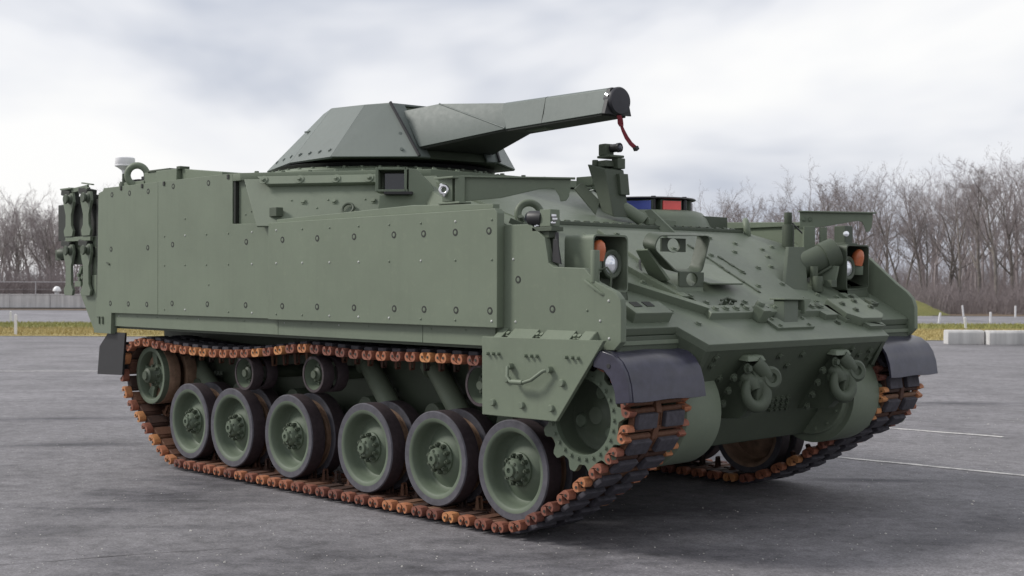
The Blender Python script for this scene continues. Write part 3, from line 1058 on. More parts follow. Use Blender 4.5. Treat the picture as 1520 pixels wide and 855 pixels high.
# --- side armour -------------------------------------------------------------
RING_MAIN = [(1.471,1.845),(1.898,1.845),(2.320,1.846),(2.746,1.848),(3.045,1.847),(3.347,1.848),(3.651,1.849),(1.469,1.367),(1.897,1.368),(2.321,1.368),(2.751,1.369),(3.051,1.369),(3.355,1.369),(3.661,1.37)]
DOT_MAIN = [(x, z) for z in (1.915, 1.676, 1.308) for x in (1.392, 1.717, 2.042, 2.37, 2.697, 3.018, 3.348, 3.676)]
RING_REAR = [(-1.157,2.294),(-0.842,2.293),(-0.52,2.293),(-0.109,2.313),(0.432,2.310),(-1.173,1.823),(-0.527,1.824),(-0.119,1.842),(0.971,1.841),(-1.186,1.353),(-0.862,1.352),(-0.543,1.352),(-0.126,1.366),(0.417,1.367),(0.963,1.367)]
DOT_REAR = [(0.078,2.045)]+[(x, z) for z in (1.911, 1.674) for x in (-0.249, 0.078, 0.402, 0.721, 1.048)]+[(0.437,1.519),(0.079,1.318),(0.722,1.313),(-0.25,1.315),(1.05,1.31)]
def rings(parent, pts, Y, s, r=0.0165):
    b, d_ = MB(), MB()
    for x, z in pts:
        d_.lathe([(r*0.70, 0.0), (r*0.70, 0.0016), (r*1.36, 0.0018), (r*1.40, 0.0)], (x, Y, z), (0, s, 0), 20, closed=True)  # dark annulus paints the shade of the gap around a sunken bolt
        b.lathe([(r*0.72, -0.002), (r*0.72, 0.0018), (r*0.6, 0.0021), (r*0.05, 0.0021)], (x, Y, z), (0, s, 0), 18)
    stuffpart(build('bolt', b, 'paint', parent, 0))
    stuffpart(build('bolt_gap_shade', d_, 'seal_and_shade', parent, 0))
def dots(parent, pts, Y, s, bright=0.35, r=0.0085):
    b, c = MB(), MB()
    for i, (x, z) in enumerate(pts):
        (c if rnd.random() < bright else b).dome((x, Y, z), (0, s, 0), r, r*0.7)
    if b.v: stuffpart(build('rivet', b, 'paint', parent, 0))
    if c.v: stuffpart(build('bare_rivet', c, 'chip', parent, 0))

for s in (-1, 1):
    yy = lambda a: s*a
    # bolted main panel
    b = MB()
    b.prismY([(1.285, 1.268), (3.722, 1.270), (3.722, 1.955), (3.70, 1.982), (1.285, 1.972)], yy(1.62), yy(1.68))
    p1 = build('side_panel', b, 'paint', VEH, 0.004)
    rings(p1, RING_MAIN, yy(1.68), s)
    dots(p1, DOT_MAIN, yy(1.68), s)
    b = MB()
    b.prismY([(1.36, 1.972), (3.66, 1.982), (3.66, 2.012), (2.9, 2.035), (1.36, 1.995)], yy(1.60), yy(1.655))
    build('top_lip', b, 'paint', p1, 0.004)
    # rear panels (two pieces meeting at a seam)
    b = MB()
    b.prismY([(-1.44, 1.36), (-1.50, 1.09), (-1.18, 1.088), (-1.17, 1.270), (-0.361, 1.271), (-0.361, 2.362), (-1.31, 2.360), (-1.33, 2.335), (-1.41, 2.32)], yy(1.605), yy(1.665))
    p2 = build('rear_side_panel', b, 'paint', VEH, 0.003)
    rings(p2, [p for p in RING_REAR if p[0] < -0.361], yy(1.665), s)
    b = MB()
    b.prismY([(-0.357, 1.271), (1.281, 1.272), (1.281, 1.968), (0.806, 1.981), (0.778, 1.982), (0.778, 2.364), (-0.357, 2.364)], yy(1.605), yy(1.665))
    p3 = build('rear_side_panel', b, 'paint', VEH, 0.003)
    rings(p3, [p for p in RING_REAR if p[0] > -0.361], yy(1.665), s)
    dots(p3, DOT_REAR, yy(1.665), s)
    b = MB()
    for x in (-0.99, -0.62, -0.255, 0.72):
        b.bb(x-0.014, x+0.014, yy(1.64), yy(1.672), 2.325, 2.36)
    stuffpart(build('edge_clip', b, 'seal_and_shade', p3, 0.002))
    b = MB()
    b.bb(0.779, 0.803, yy(1.61), yy(1.655), 1.985, 2.362)
    build('panel_end_channel', b, 'seal_and_shade', p3, 0.003)
    b = MB()
    for x in (-1.40, -1.335):
        b.bb(x-0.022, x+0.022, yy(1.66), yy(1.676), 1.225, 1.235)
        b.bb(x+0.012, x+0.022, yy(1.66), yy(1.676), 1.17, 1.226)
    b.box((-1.22, yy(1.67), 1.70), (0.055, 0.014, 0.012), Matrix.Rotation(-0.3*s, 3, 'Y'))
    stuffpart(build('latch', b, 'paint_dark', p2, 0.002))
    # thin plate with sloping edge in front of the rear panel
    b = MB()
    b.prismY([(0.806, 1.97), (1.285, 1.97), (1.285, 2.065), (0.905, 2.345), (0.806, 2.362)], yy(1.585), yy(1.625))
    p4 = build('side_gusset', b, 'paint', VEH, 0.003)
    dots(p4, [(0.9, 2.27), (0.98, 2.19), (0.98, 2.07), (0.9, 2.05), (1.1, 2.12), (1.1, 2.04)], yy(1.625), s, 0.0)
    b = MB()
    b.bb(1.27, 1.36, yy(1.60), yy(1.66), 2.02, 2.085)
    build('stop_block', b, 'paint_dark', p4, 0.003)
    # lower strip
    for xa, xb in ((-1.165, 1.347), (1.351, 2.982), (2.986, 3.66)):
        b = MB()
        b.bb(xa, xb, yy(1.60), yy(1.635), 1.155, 1.30)
        lp = build('skirt_strip', b, 'paint', VEH, 0.003)
        dots(lp, [(xa+0.08+k*0.33, 1.245) for k in range(int((xb-xa)/0.33))], yy(1.635), s, 0.5, 0.006)
    # front side plate
    FO = [(3.60, 1.16), (3.60, 1.96), (3.68, 1.885), (3.94, 1.882), (4.06, 1.80), (4.083, 1.70), (4.09, 1.655), (4.135, 1.63), (4.373, 1.622), (4.463, 1.543), (4.60, 1.490), (4.64, 1.45), (4.648, 1.40), (4.647, 1.214), (4.596, 1.167)]
    if s > 0:
        FO = [(3.60, 1.16), (3.60, 1.86), (3.75, 1.77), (4.10, 1.735), (4.27, 1.73), (4.50, 1.535), (4.58, 1.478), (4.625, 1.43), (4.645, 1.37), (4.647, 1.214), (4.596, 1.167)]
    b = MB()
    b.prismY(FO, yy(1.575), yy(1.62))
    p5 = build('front_side_panel', b, 'paint', VEH, 0.004)
    rings(p5, [(3.841, 1.557), (4.124, 1.387)], yy(1.62), s)
    dots(p5, [(4.454, 1.5), (4.557, 1.439), (4.494, 1.327), (4.396, 1.384), (4.561, 1.231), (3.80, 1.678), (3.82, 1.307)], yy(1.62), s, 0.5)
    # hinged flap over the sprocket
    b = MB()
    b.prismY([(3.613, 1.216), (4.591, 1.223), (4.232, 0.753), (3.615, 0.749)], yy(1.672), yy(1.70))
    fl = build('front_flap', b, 'paint', VEH, 0.004)
    b = MB()
    for xa, xb in ((3.70, 3.765), (3.815, 4.02), (4.085, 4.315), (4.385, 4.475)):
        b.loft([(xa, yy(1.622), 1.268), (xb, yy(1.622), 1.268), (xb+0.003, yy(1.69), 1.217), (xa+0.003, yy(1.69), 1.217)],
               [(xa, yy(1.618), 1.256), (xb, yy(1.618), 1.256), (xb+0.003, yy(1.683), 1.206), (xa+0.003, yy(1.683), 1.206)])
    b.loft([(4.475, yy(1.622), 1.268), (4.478, yy(1.69), 1.217), (4.49, yy(1.62), 1.21)], [(4.465, yy(1.622), 1.268), (4.468, yy(1.69), 1.217), (4.48, yy(1.62), 1.21)])
    build('flap_hinge', b, 'paint', fl, 0.002)
    b = MB()
    for x in (3.79, 4.035, 4.07, 4.332, 4.367):
        b.hexbolt((x, yy(1.645), 1.232), (0, s*0.6, 0.8), 0.015, 0.016)
    for x, z in ((3.669,1.117),(3.716,1.118),(3.762,1.119),(3.991,1.117),(4.037,1.118),(4.081,1.119),(4.314,1.122),(4.361,1.122),(4.404,1.121)):
        b.cyl((x, yy(1.70), z), (x, yy(1.722), z), 0.011, 0.009, 10)
    stuffpart(build('stud', b, 'paint', fl, 0))
    b = MB()
    for x, z in ((3.837,0.973),(4.283,0.975),(3.716,0.827),(3.961,0.828),(4.2,0.827)):
        b.lathe([(0.021, 0), (0.021, 0.014), (0.017, 0.019), (0.004, 0.019)], (x, yy(1.70), z), (0, s, 0), 16)
    stuffpart(build('bolt', b, 'paint', fl, 0))
    b = MB()
    hp = [(3.871, 1.70, 1.050), (3.871, 1.735, 1.046), (3.884, 1.752, 0.992), (3.916, 1.758, 0.964), (4.027, 1.758, 0.966), (4.085, 1.755, 0.982), (4.165, 1.742, 1.036), (4.188, 1.72, 1.046), (4.19, 1.70, 1.046)]
    b.tube([(x, s*y, z) for x, y, z in hp], 0.0105, 10)
    b.tube([(3.93, s*1.758, 0.964), (4.02, s*1.758, 0.965)], 0.0155, 12)
    b.cyl((3.871, s*1.70, 1.05), (3.871, s*1.735, 1.05), 0.02, None, 12)
    b.cyl((4.19, s*1.70, 1.046), (4.19, s*1.735, 1.046), 0.02, None, 12)
    build('grab_handle', b, 'paint', fl, 0)
    # rubber front mudguard
    prof_o, prof_i = [], []
    fpts = [(4.50, 1.168), (4.575, 1.166), (4.645, 1.150), (4.700, 1.110), (4.738, 1.055), (4.762, 0.985), (4.775, 0.895)]
    b = MB()
    ny = 10
    vs_, fs_ = [], []
    for th in (0, 0.016):
        for (x, z) in fpts:
            for j in range(ny+1):
                f = j/ny
                y = 1.03+(1.66-1.03)*f
                sag = 0.008*math.sin(3*f*math.pi)
                nx, nz = (x-4.35), (z-0.78)
                l_ = math.hypot(nx, nz)
                vs_.append((x-nx/l_*th+0.0, s*y, z-nz/l_*th-sag*0.4))
    k = len(fpts)
    for t_ in range(2):
        for i in range(k-1):
            for j in range(ny):
                a = t_*k*(ny+1)+i*(ny+1)+j
                fs_.append((a, a+1, a+ny+2, a+ny+1))
    n1_ = k*(ny+1)
    for i in range(k-1):
        for j in (0, ny):
            a = i*(ny+1)+j
            fs_.append((a, a+ny+1, n1_+a+ny+1, n1_+a))
    for j in range(ny):
        for i in (0, k-1):
            a = i*(ny+1)+j
            fs_.append((a, a+1, n1_+a+1, n1_+a))
    b.add(vs_, fs_)
    fe = build('mudguard', b, 'fender', VEH, 0)
    b = MB()
    inner = [(4.665, 0.880), (4.655, 0.95), (4.62, 1.02), (4.575, 1.06), (4.50, 1.075)]
    b.prismY([(4.50, 1.165), (4.575, 1.163), (4.643, 1.147), (4.697, 1.108), (4.735, 1.053), (4.758, 0.985), (4.771, 0.893)]+inner, yy(1.655), yy(1.685))
    build('mudguard_side', b, 'fender', fe, 0.006, 3)
    b = MB()
    b.lathe([(0.014, 0), (0.014, 0.003), (0.002, 0.003)], (4.615, yy(1.685), 1.085), (0, s, 0), 12)
    build('mudguard_clip', b, 'black', fe, 0.001)
    # front bracket holding the mudguard
    b = MB()
    b.loft([(4.52, yy(1.06), 1.16), (4.60, yy(1.06), 1.19), (4.60, yy(1.60), 1.19), (4.52, yy(1.60), 1.16)], [(4.52, yy(1.06), 1.19), (4.60, yy(1.06), 1.215), (4.60, yy(1.60), 1.215), (4.52, yy(1.60), 1.19)])
    build('mudguard_bracket', b, 'paint', fe, 0.003)
    # rear rubber flap
    b = MB()
    b.prismY([(-1.30, 1.10), (-1.47, 0.97), (-1.51, 0.72), (-1.05, 0.735), (-1.0, 1.10)], yy(1.605), yy(1.625))
    b.loft([(-1.455, yy(1.05), 1.0), (-1.455, yy(1.605), 1.0), (-1.50, yy(1.605), 0.725), (-1.50, yy(1.05), 0.725)], [(-1.44, yy(1.05), 1.0), (-1.44, yy(1.605), 1.0), (-1.485, yy(1.605), 0.725), (-1.485, yy(1.05), 0.725)])
    build('rear_mud_flap', b, 'black', VEH, 0.003)
    # sponson underside
    b = MB()
    b.bb(-1.55, 4.3, yy(0.99), yy(1.60), 1.135, 1.158)
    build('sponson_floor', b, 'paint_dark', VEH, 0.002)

# --- running gear ------------------------------------------------------------
def tyre_mesh():
    b = MB()
    b.lathe([(0.262, -0.058), (0.302, -0.060), (0.309, -0.052), (0.310, 0.0), (0.309, 0.052), (0.302, 0.060), (0.262, 0.058)], (0, 0, 0), (0, 1, 0), 56, closed=True)
    return make_mesh('tyre', b, 0)
def wheel_mesh():
    b = MB()       # outer face towards -y
    b.lathe([(0.03, 0.000), (0.10, 0.008), (0.145, 0.026), (0.178, 0.052), (0.198, 0.058), (0.211, 0.048), (0.221, 0.0), (0.231, -0.046), (0.240, -0.056), (0.262, -0.058), (0.2625, 0.058), (0.24, 0.056), (0.232, 0.03), (0.225, 0.07), (0.1, 0.07), (0.03, 0.06)], (0, 0, 0), (0, 1, 0), 56)
    return make_mesh('wheel_disc', b, 0, smooth=50)
def hub_mesh():
    b = MB()
    b.lathe([(0.105, 0.015), (0.105, -0.005), (0.092, -0.012), (0.072, -0.014), (0.066, -0.055), (0.058, -0.066), (0.040, -0.070), (0.036, -0.088), (0.018, -0.090), (0.015, -0.078), (0.001, -0.078)], (0, 0, 0), (0, 1, 0), 32)
    return make_mesh('hub', b, 0)
def nuts_mesh():
    b = MB()
    for k in range(10):
        a = 2*math.pi*k/10
        c = Vector((0.088*math.cos(a), -0.010, 0.088*math.sin(a)))
        b.cyl(c, c+Vector((0, -0.030, 0)), 0.0165, 0.0155, 6)
        b.cyl(c+Vector((0, -0.030, 0)), c+Vector((0, -0.040, 0)), 0.009, 0.008, 8)
    for k in range(6):
        a = 2*math.pi*(k+0.5)/6
        c = Vector((0.05*math.cos(a), -0.06, 0.05*math.sin(a)))
        b.cyl(c, c+Vector((0, -0.014, 0)), 0.010, 0.009, 6)
    return make_mesh('nut', b, 0)
TY, WD, HB, NU = tyre_mesh(), wheel_mesh(), hub_mesh(), nuts_mesh()
TY.materials.append(M['tyre_side']); TY.materials.append(M['tread'])
for p_ in TY.polygons:
    c = p_.center
    if math.hypot(c.x, c.z) > 0.306 and abs(p_.normal.y) < 0.6:
        p_.material_index = 1
WDb = WD.copy(); WDb.name = 'wheel_disc_inner'
NEARX = [3.673, 2.951, 2.205, 1.285, 0.505, -0.145]
OFF = -0.20
for s in (-1, 1):
    for i, x in enumerate(NEARX):
        x = x + (OFF if s > 0 else 0)
        mirror = Matrix.Scale(-1, 4, (0, 1, 0)) if s > 0 else Matrix.Identity(4)
        wd = link('road_wheel', WD, 'wheel', VEH)
        rotm = Matrix.Rotation(rnd.uniform(0, 6), 4, 'Y')
        turn = rotm if s < 0 else (Matrix.Rotation(math.pi, 4, 'Z') @ rotm)
        wd.matrix_local = Matrix.Translation((x, s*1.445, 0.398)) @ turn
        link('tyre', TY, None, wd)
        link('hub', HB, 'wheel', wd)
        stuffpart(link('nut', NU, 'paint_dark', wd))
        # inner twin wheel, bare brown towards the hull
        t2 = link('tyre', TY, None, wd)
        t2.location = (0, 0.20, 0)
        w2 = link('inner_disc', WDb, 'brown', wd)
        w2.matrix_local = Matrix.Translation((0, 0.20, 0)) @ Matrix.Rotation(math.pi, 4, 'Z')
        b = MB()
        b.cyl((0, 0, 0), (0, 0.5, 0), 0.06, None, 14)
        # trailing arm to the hull
        b = MB()
        b.cyl((x, s*1.30, 0.398), (x, s*1.02, 0.398), 0.055, None, 16)
        b.loft([(x+0.06, s*1.10, 0.34), (x+0.06, s*1.02, 0.34), (x+0.06, s*1.02, 0.46), (x+0.06, s*1.10, 0.46)],
               [(x-0.36, s*1.10, 0.56), (x-0.36, s*1.02, 0.56), (x-0.36, s*1.02, 0.70), (x-0.36, s*1.10, 0.70)])
        b.cyl((x-0.36, s*1.22, 0.63), (x-0.36, s*0.98, 0.63), 0.085, None, 20)
        arm = build('suspension_arm', b, 'paint_dark', VEH, 0.008)
        b = MB()
        for k in range(5):
            b.hexbolt((x-0.30+0.05*k-0.12, s*1.06, 0.745), (0, 0, 1), 0.016, 0.03)
        stuffpart(build('bolt', b, 'paint_dark', arm, 0))
    # dampers
    for (x0, z0, x1, z1) in ((1.74, 0.93, 2.10, 0.62), (2.50, 0.94, 2.86, 0.60), (-0.70, 0.84, -0.30, 0.60), (0.15, 0.90, 0.42, 0.62)):
        b = MB()
        b.cyl((x0, s*1.10, z0), (x1, s*1.16, z1), 0.075, None, 20)
        b.cyl((x0-0.05, s*1.09, z0+0.045), (x0, s*1.10, z0), 0.10, 0.10, 20)
        build('damper', b, 'paint', VEH, 0.006)
    # return rollers
    for x, z in ((3.40, 0.90), (1.63, 0.875), (0.72, 0.838)):
        b = MB()
        b.lathe([(0.02, -0.01), (0.045, -0.012), (0.05, 0.01), (0.09, 0.02), (0.105, -0.01), (0.112, -0.045), (0.112, 0.05), (0.03, 0.05)], (x, s*1.475, z), (0, -s, 0), 36)
        ro = build('return_roller', b, 'wheel', VEH, 0)
        b = MB()
        for dy in (0.0, -0.13):
            b.lathe([(0.112, -0.05), (0.130, -0.05), (0.134, -0.045), (0.134, 0.04), (0.112, 0.045)], (x, s*(1.475+dy), z), (0, -s, 0), 40, closed=True)
        build('roller_tyre', b, 'tread', ro, 0)
        b = MB()
        b.lathe([(0.05, 0.0), (0.048, 0.03), (0.03, 0.042), (0.028, 0.06), (0.002, 0.06)], (x, s*1.465, z), (0, s, 0), 20)
        for k in range(8):
            a = k*math.pi/4
            b.hexbolt((x+0.066*math.cos(a), s*1.462, z+0.066*math.sin(a)), (0, s, 0), 0.010, 0.016)
        build('hub', b, 'paint_dark', ro, 0)
        b = MB()
        b.cyl((x, s*1.34, z), (x, s*0.98, z), 0.05, None, 14)
        build('axle', b, 'paint_dark', ro, 0)
    # idler at the rear
    ix, iz = -0.79, 0.74
    b = MB()
    for r0_, r1_ in ((0.205, 0.243),):
        b.lathe([(0.200, -0.05), (0.243, -0.055), (0.243, 0.06), (0.205, 0.055), (0.198, 0.0)], (ix, s*1.44, iz), (0, s, 0), 48, closed=True)
    for k in range(5):
        a = 2*math.pi*k/5+0.45
        a2 = 0.34
        i_ = [(0.08, -0.5), (0.14, -0.22), (0.21, -0.24), (0.21, 0.24), (0.14, 0.22), (0.08, 0.5)]
        A = [(ix+r_*math.cos(a+d_), s*1.415, iz+r_*math.sin(a+d_)) for r_, d_ in i_]
        B = [(ix+r_*math.cos(a+d_), s*1.445, iz+r_*math.sin(a+d_)) for r_, d_ in i_]
        b.loft(A, B)
    b.cyl((ix, s*1.40, iz), (ix, s*1.46, iz), 0.10, 0.095, 28)
    idl = build('idler_wheel', b, 'wheel', VEH, 0.003)
    b = MB()
    b.lathe([(0.09, 0.0), (0.07, 0.02), (0.062, 0.075), (0.04, 0.085), (0.036, 0.10), (0.002, 0.10)], (ix, s*1.455, iz), (0, s, 0), 24)
    for k in range(8):
        a = k*math.pi/4
        b.hexbolt((ix+0.08*math.cos(a), s*1.46, iz+0.08*math.sin(a)), (0, s, 0), 0.013, 0.025)
    build('hub', b, 'paint_dark', idl, 0)
    b = MB()
    b.lathe([(0.10, -0.012), (0.245, -0.012), (0.247, 0.06), (0.2, 0.05), (0.1, 0.03)], (ix, s*1.36, iz), (0, s, 0), 48)
    b.lathe([(0.10, -0.012), (0.245, -0.012), (0.247, 0.085), (0.2, 0.085), (0.1, 0.03)], (ix, s*1.20, iz), (0, s, 0), 48)
    b.lathe([(0.243, -0.058), (0.2465, -0.058), (0.2465, 0.02), (0.243, 0.02)], (ix, s*1.43, iz), (0, s, 0), 48, closed=True)
    build('idler_drum', b, 'brown', idl, 0.002)
    # sprocket at the front
    px_, pz_ = 4.335, 0.78
    nT = 13
    def tooth_ring(yc):
        poly = []
        for k in range(nT):
            a = 2*math.pi*k/nT+0.12
            for d_, r_ in ((-0.20, 0.272), (-0.16, 0.274), (-0.125, 0.288), (-0.09, 0.310), (-0.05, 0.322), (0.05, 0.322), (0.09, 0.310), (0.125, 0.288), (0.16, 0.274), (0.20, 0.272)):
                poly.append((a+d_, r_))
        n_ = len(poly)
        b_ = MB()
        vs2 = []
        for yv in (yc-0.018, yc+0.018):
            vs2 += [(px_+r_*math.cos(a), s*yv, pz_+r_*math.sin(a)) for a, r_ in poly]
            vs2 += [(px_+0.215*math.cos(a), s*yv, pz_+0.215*math.sin(a)) for a, r_ in poly]
        f_ = []
        for i in range(n_):
            j = (i+1) % n_
            f_ += [(i, j, n_+j, n_+i), (2*n_+i, 3*n_+i, 3*n_+j, 2*n_+j), (i, 2*n_+i, 2*n_+j, j), (n_+i, n_+j, 3*n_+j, 3*n_+i)]
        b_.add(vs2, f_)
        return b_
    sp_ = build('sprocket', tooth_ring(1.575), 'wheel', VEH, 0.002)
    build('sprocket_ring', tooth_ring(1.10), 'wheel', sp_, 0.002)
    b = MB()
    b.lathe([(0.001, -0.005), (0.05, -0.008), (0.06, -0.02), (0.15, -0.045), (0.20, -0.035), (0.214, 0.05), (0.218, 0.085), (0.222, 0.08), (0.222, -0.06), (0.1, -0.08)], (px_, s*1.49, pz_), (0, s, 0), 48)
    bowl = build('sprocket_bowl', b, 'paint_dark', sp_, 0)
    b = MB()
    for k in range(26):
        a = 2*math.pi*k/26
        b.hexbolt((px_+0.238*math.cos(a), s*1.593, pz_+0.238*math.sin(a)), (0, s, 0), 0.010, 0.012)
    stuffpart(build('bolt', b, 'wheel', sp_, 0))
    for k in range(3):
        a = 2*math.pi*k/3-0.75
        c = Vector((px_+0.135*math.cos(a), s*1.462, pz_+0.135*math.sin(a)))
        b = MB()
        b.lathe([(0.002, 0.002), (0.030, 0.002), (0.036, 0.008), (0.042, -0.01)], c, (0, s, 0), 20)
        build('bowl_cap', b, 'wheel', sp_, 0)
    b = MB()
    b.cyl((px_, s*1.45, pz_), (px_, s*1.0, pz_), 0.18, None, 30)
    build('drive_shaft', b, 'paint_dark', sp_, 0)

# --- tracks ------------------------------------------------------------------
PITCH = 0.1524
top_run = [(3.456,1.060),(3.303,1.059),(3.151,1.060),(2.996,1.059),(2.843,1.056),(2.693,1.052),(2.539,1.049),(2.385,1.047),(2.233,1.048),(2.079,1.053),(1.927,1.058),(1.773,1.063),(1.623,1.066),(1.474,1.058),(1.323,1.042),(1.172,1.024),(1.018,1.011),(0.870,0.999),(0.715,0.990),(0.569,0.984),(0.422,0.980),(0.274,0.980),(0.122,0.983),(-0.028,0.986),(-0.180,0.991),(-0.317,0.999),(-0.465,1.010),(-0.607,1.022),(-0.761,1.027),(-0.913,1.009),(-1.032,0.938),(-1.097,0.802),(-1.083,0.655),(-1.008,0.529),(-0.880,0.432),(-0.757,0.345),(-0.643,0.262),(-0.521,0.182),(-0.395,0.112),(-0.24,0.064)]
front_near = [(3.6576,0.06),(3.812,0.092),(3.955,0.160),(4.088,0.238),(4.216,0.323),(4.345,0.412),(4.471,0.506),(4.590,0.612),(4.660,0.74),(4.672,0.80)]
front_far = [(3.45,0.06),(3.60,0.085),(3.75,0.145),(3.90,0.215),(4.05,0.295),(4.20,0.385),(4.345,0.475),(4.47,0.53),(4.585,0.615),(4.655,0.73),(4.672,0.80)]
arc = [(4.335+0.338*math.cos(a), 0.78+0.338*math.sin(a)) for a in [R(x) for x in (20, 40, 60, 80, 95)]]
mid_top = [(4.10, 1.105), (3.9, 1.088), (3.68, 1.072)]
def catmull(P, sub=8):
    n = len(P)
    o_ = []
    for i in range(n):
        p0, p1, p2, p3 = [np.array(P[(i+k) % n]) for k in (-1, 0, 1, 2)]
        for j in range(sub):
            t = j/sub
            o_.append(0.5*((2*p1)+(-p0+p2)*t+(2*p0-5*p1+4*p2-p3)*t*t+(-p0+3*p1-3*p2+p3)*t**3))
    return np.array(o_)
def resample(front, phase):
    P = [(0.0, 0.06)] + [(x, 0.06) for x in (0.4, 0.8, 1.2, 1.6, 2.0, 2.4, 2.8, 3.1, 3.3)] + front + arc + mid_top + top_run[0:]
    if front is front_far:
        P = [p for p in P]
    C_ = catmull(P)
    C2 = np.vstack([C_, C_[:1]])
    d = np.r_[0, np.cumsum(np.linalg.norm(np.diff(C2, axis=0), axis=1))]
    L_ = d[-1]
    n = int(round(L_/PITCH))
    t = (np.arange(n)/n*L_+phase) % L_
    return np.stack([np.interp(t, d, C2[:, 0]), np.interp(t, d, C2[:, 1])], 1)

# link pieces: local x along the track, y across, z towards the wheels
b = MB()
for sy in (-1, 1):
    b.box((0, sy*0.118, 0.004), (0.088, 0.175, 0.042))
    for sx in (-1, 1):
        b.cyl((sx*0.051, sy*0.03, 0), (sx*0.051, sy*0.245, 0), 0.0185, None, 10)
b.box((0, 0, 0.0), (0.10, 0.05, 0.03))
LK = make_mesh('track_link', b, 0.004, 1)
b = MB()
b.box((0, 0, -0.034), (0.090, 0.166, 0.034))
PD = make_mesh('rubber_pad', b, 0.010, 2)
b = MB()
pr = []
for sx in (-1, 1):
    for k in range(7):
        a = R(-90+180*k/6) if sx > 0 else R(90+180*k/6)
        pr.append((sx*0.026+0.028*math.cos(a), 0.031*math.sin(a)+0.0))
pr = pr[:7]+[(0.007, 0.031), (0, 0.023), (-0.007, 0.031)]+pr[7:]
b.loft([(x, -0.03, z) for x, z in pr], [(x, 0.03, z) for x, z in pr])
for sx in (-1, 1):
    for sy in (-1, 1):
        b.lathe([(0.013, 0.029), (0.013, 0.0315), (0.008, 0.0315), (0.007, 0.030), (0.001, 0.030)], (sx*0.026, 0, -0.002), (0, sy, 0), 10)
EC = make_mesh('end_connector', b, 0.003, 2)
b = MB()
for sx in (-1, 1):
    b.cyl((sx*0.026, 0, -0.002), (sx*0.026, 0.0335, -0.002), 0.009, None, 8)
    b.cyl((sx*0.026, -0.0335, -0.002), (sx*0.026, 0, -0.002), 0.009, None, 8)
PH = make_mesh('pin_hole', b, 0)
b = MB()
for sy in (-1, 1):
    b.loft([(-0.020, sy*0.012, 0.01), (0.020, sy*0.012, 0.01), (0.020, sy*0.022, 0.01), (-0.020, sy*0.022, 0.01)],
           [(-0.010, sy*0.012, 0.105), (0.010, sy*0.012, 0.105), (0.010, sy*0.020, 0.105), (-0.010, sy*0.020, 0.105)])
b.box((0, 0, 0.100), (0.018, 0.03, 0.014))
b.box((0, 0, 0.004), (0.085, 0.045, 0.04))
GH = make_mesh('guide_horn', b, 0.003, 1)
for s in (-1, 1):
    J = resample(front_near if s < 0 else front_far, 0.0 if s < 0 else 0.05)
    n = len(J)
    yc = s*1.335
    for i in range(n):
        p0, p1 = J[i], J[(i+1) % n]
        pm_, pn_ = J[i-1], J[(i+2) % n]
        def mat(c, d):
            d = d/np.linalg.norm(d)
            ex = Vector((d[0], 0, d[1]))
            ez = Vector((-d[1], 0, d[0]))          # towards the inside of the loop
            ey = ez.cross(ex)
            m_ = Matrix((ex, ey, ez)).transposed().to_4x4()
            m_.translation = Vector((c[0], yc, c[1]))
            return m_
        mw = mat((p0+p1)/2, p1-p0)
        mj = mat(p0, p1-pm_)
        lk = link('track_link', LK, 'rust', VEH)
        lk.matrix_local = mw
        inv = mw.inverted()
        for sy in (-1, 1):
            link('rubber_pad', PD, 'pad', lk).location = (0, sy*0.118, 0)
            ec = link('end_connector', EC, 'connector', lk)
            ec.matrix_local = inv @ mj @ Matrix.Translation((0, sy*0.240, 0))
        gh = link('guide_horn', GH, 'rust', lk)
        gh.matrix_local = inv @ mj
        if s < 0:
            ph = link('pin_hole', PH, 'seal_and_shade', lk)
            ph.matrix_local = inv @ mj @ Matrix.Translation((0, -0.240, 0))

# --- turret ------------------------------------------------------------------
PSI = R(-5.5)
TO = Vector((0.7923, -0.1996, 0))
ta, tb_ = Vector((math.cos(PSI), math.sin(PSI), 0)), Vector((-math.sin(PSI), math.cos(PSI), 0))
def tl(u, v, z):
    return TO + ta*u + tb_*v + Vector((0, 0, z))
b = MB()
b.lathe([(0.60, 2.35), (1.00, 2.35), (1.00, 2.405), (0.985, 2.415), (0.96, 2.415), (0.94, 2.43), (0.6, 2.43)], TO, (0, 0, 1), 72)
tring = build('turret_ring', b, 'paint', VEH, 0.002)
b = MB()
for k in range(44):
    a = 2*math.pi*k/44
    b.hexbolt(TO+Vector((0.968*math.cos(a), 0.968*math.sin(a), 2.414)), (0, 0, 1), 0.013, 0.016)
stuffpart(build('bolt', b, 'paint', tring, 0))
b = MB()
b.lathe([(0.5, 2.428), (0.89, 2.428), (0.92, 2.462), (0.86, 2.475), (0.5, 2.475)], TO, (0, 0, 1), 64)
build('bearing', b, 'black', tring, 0)

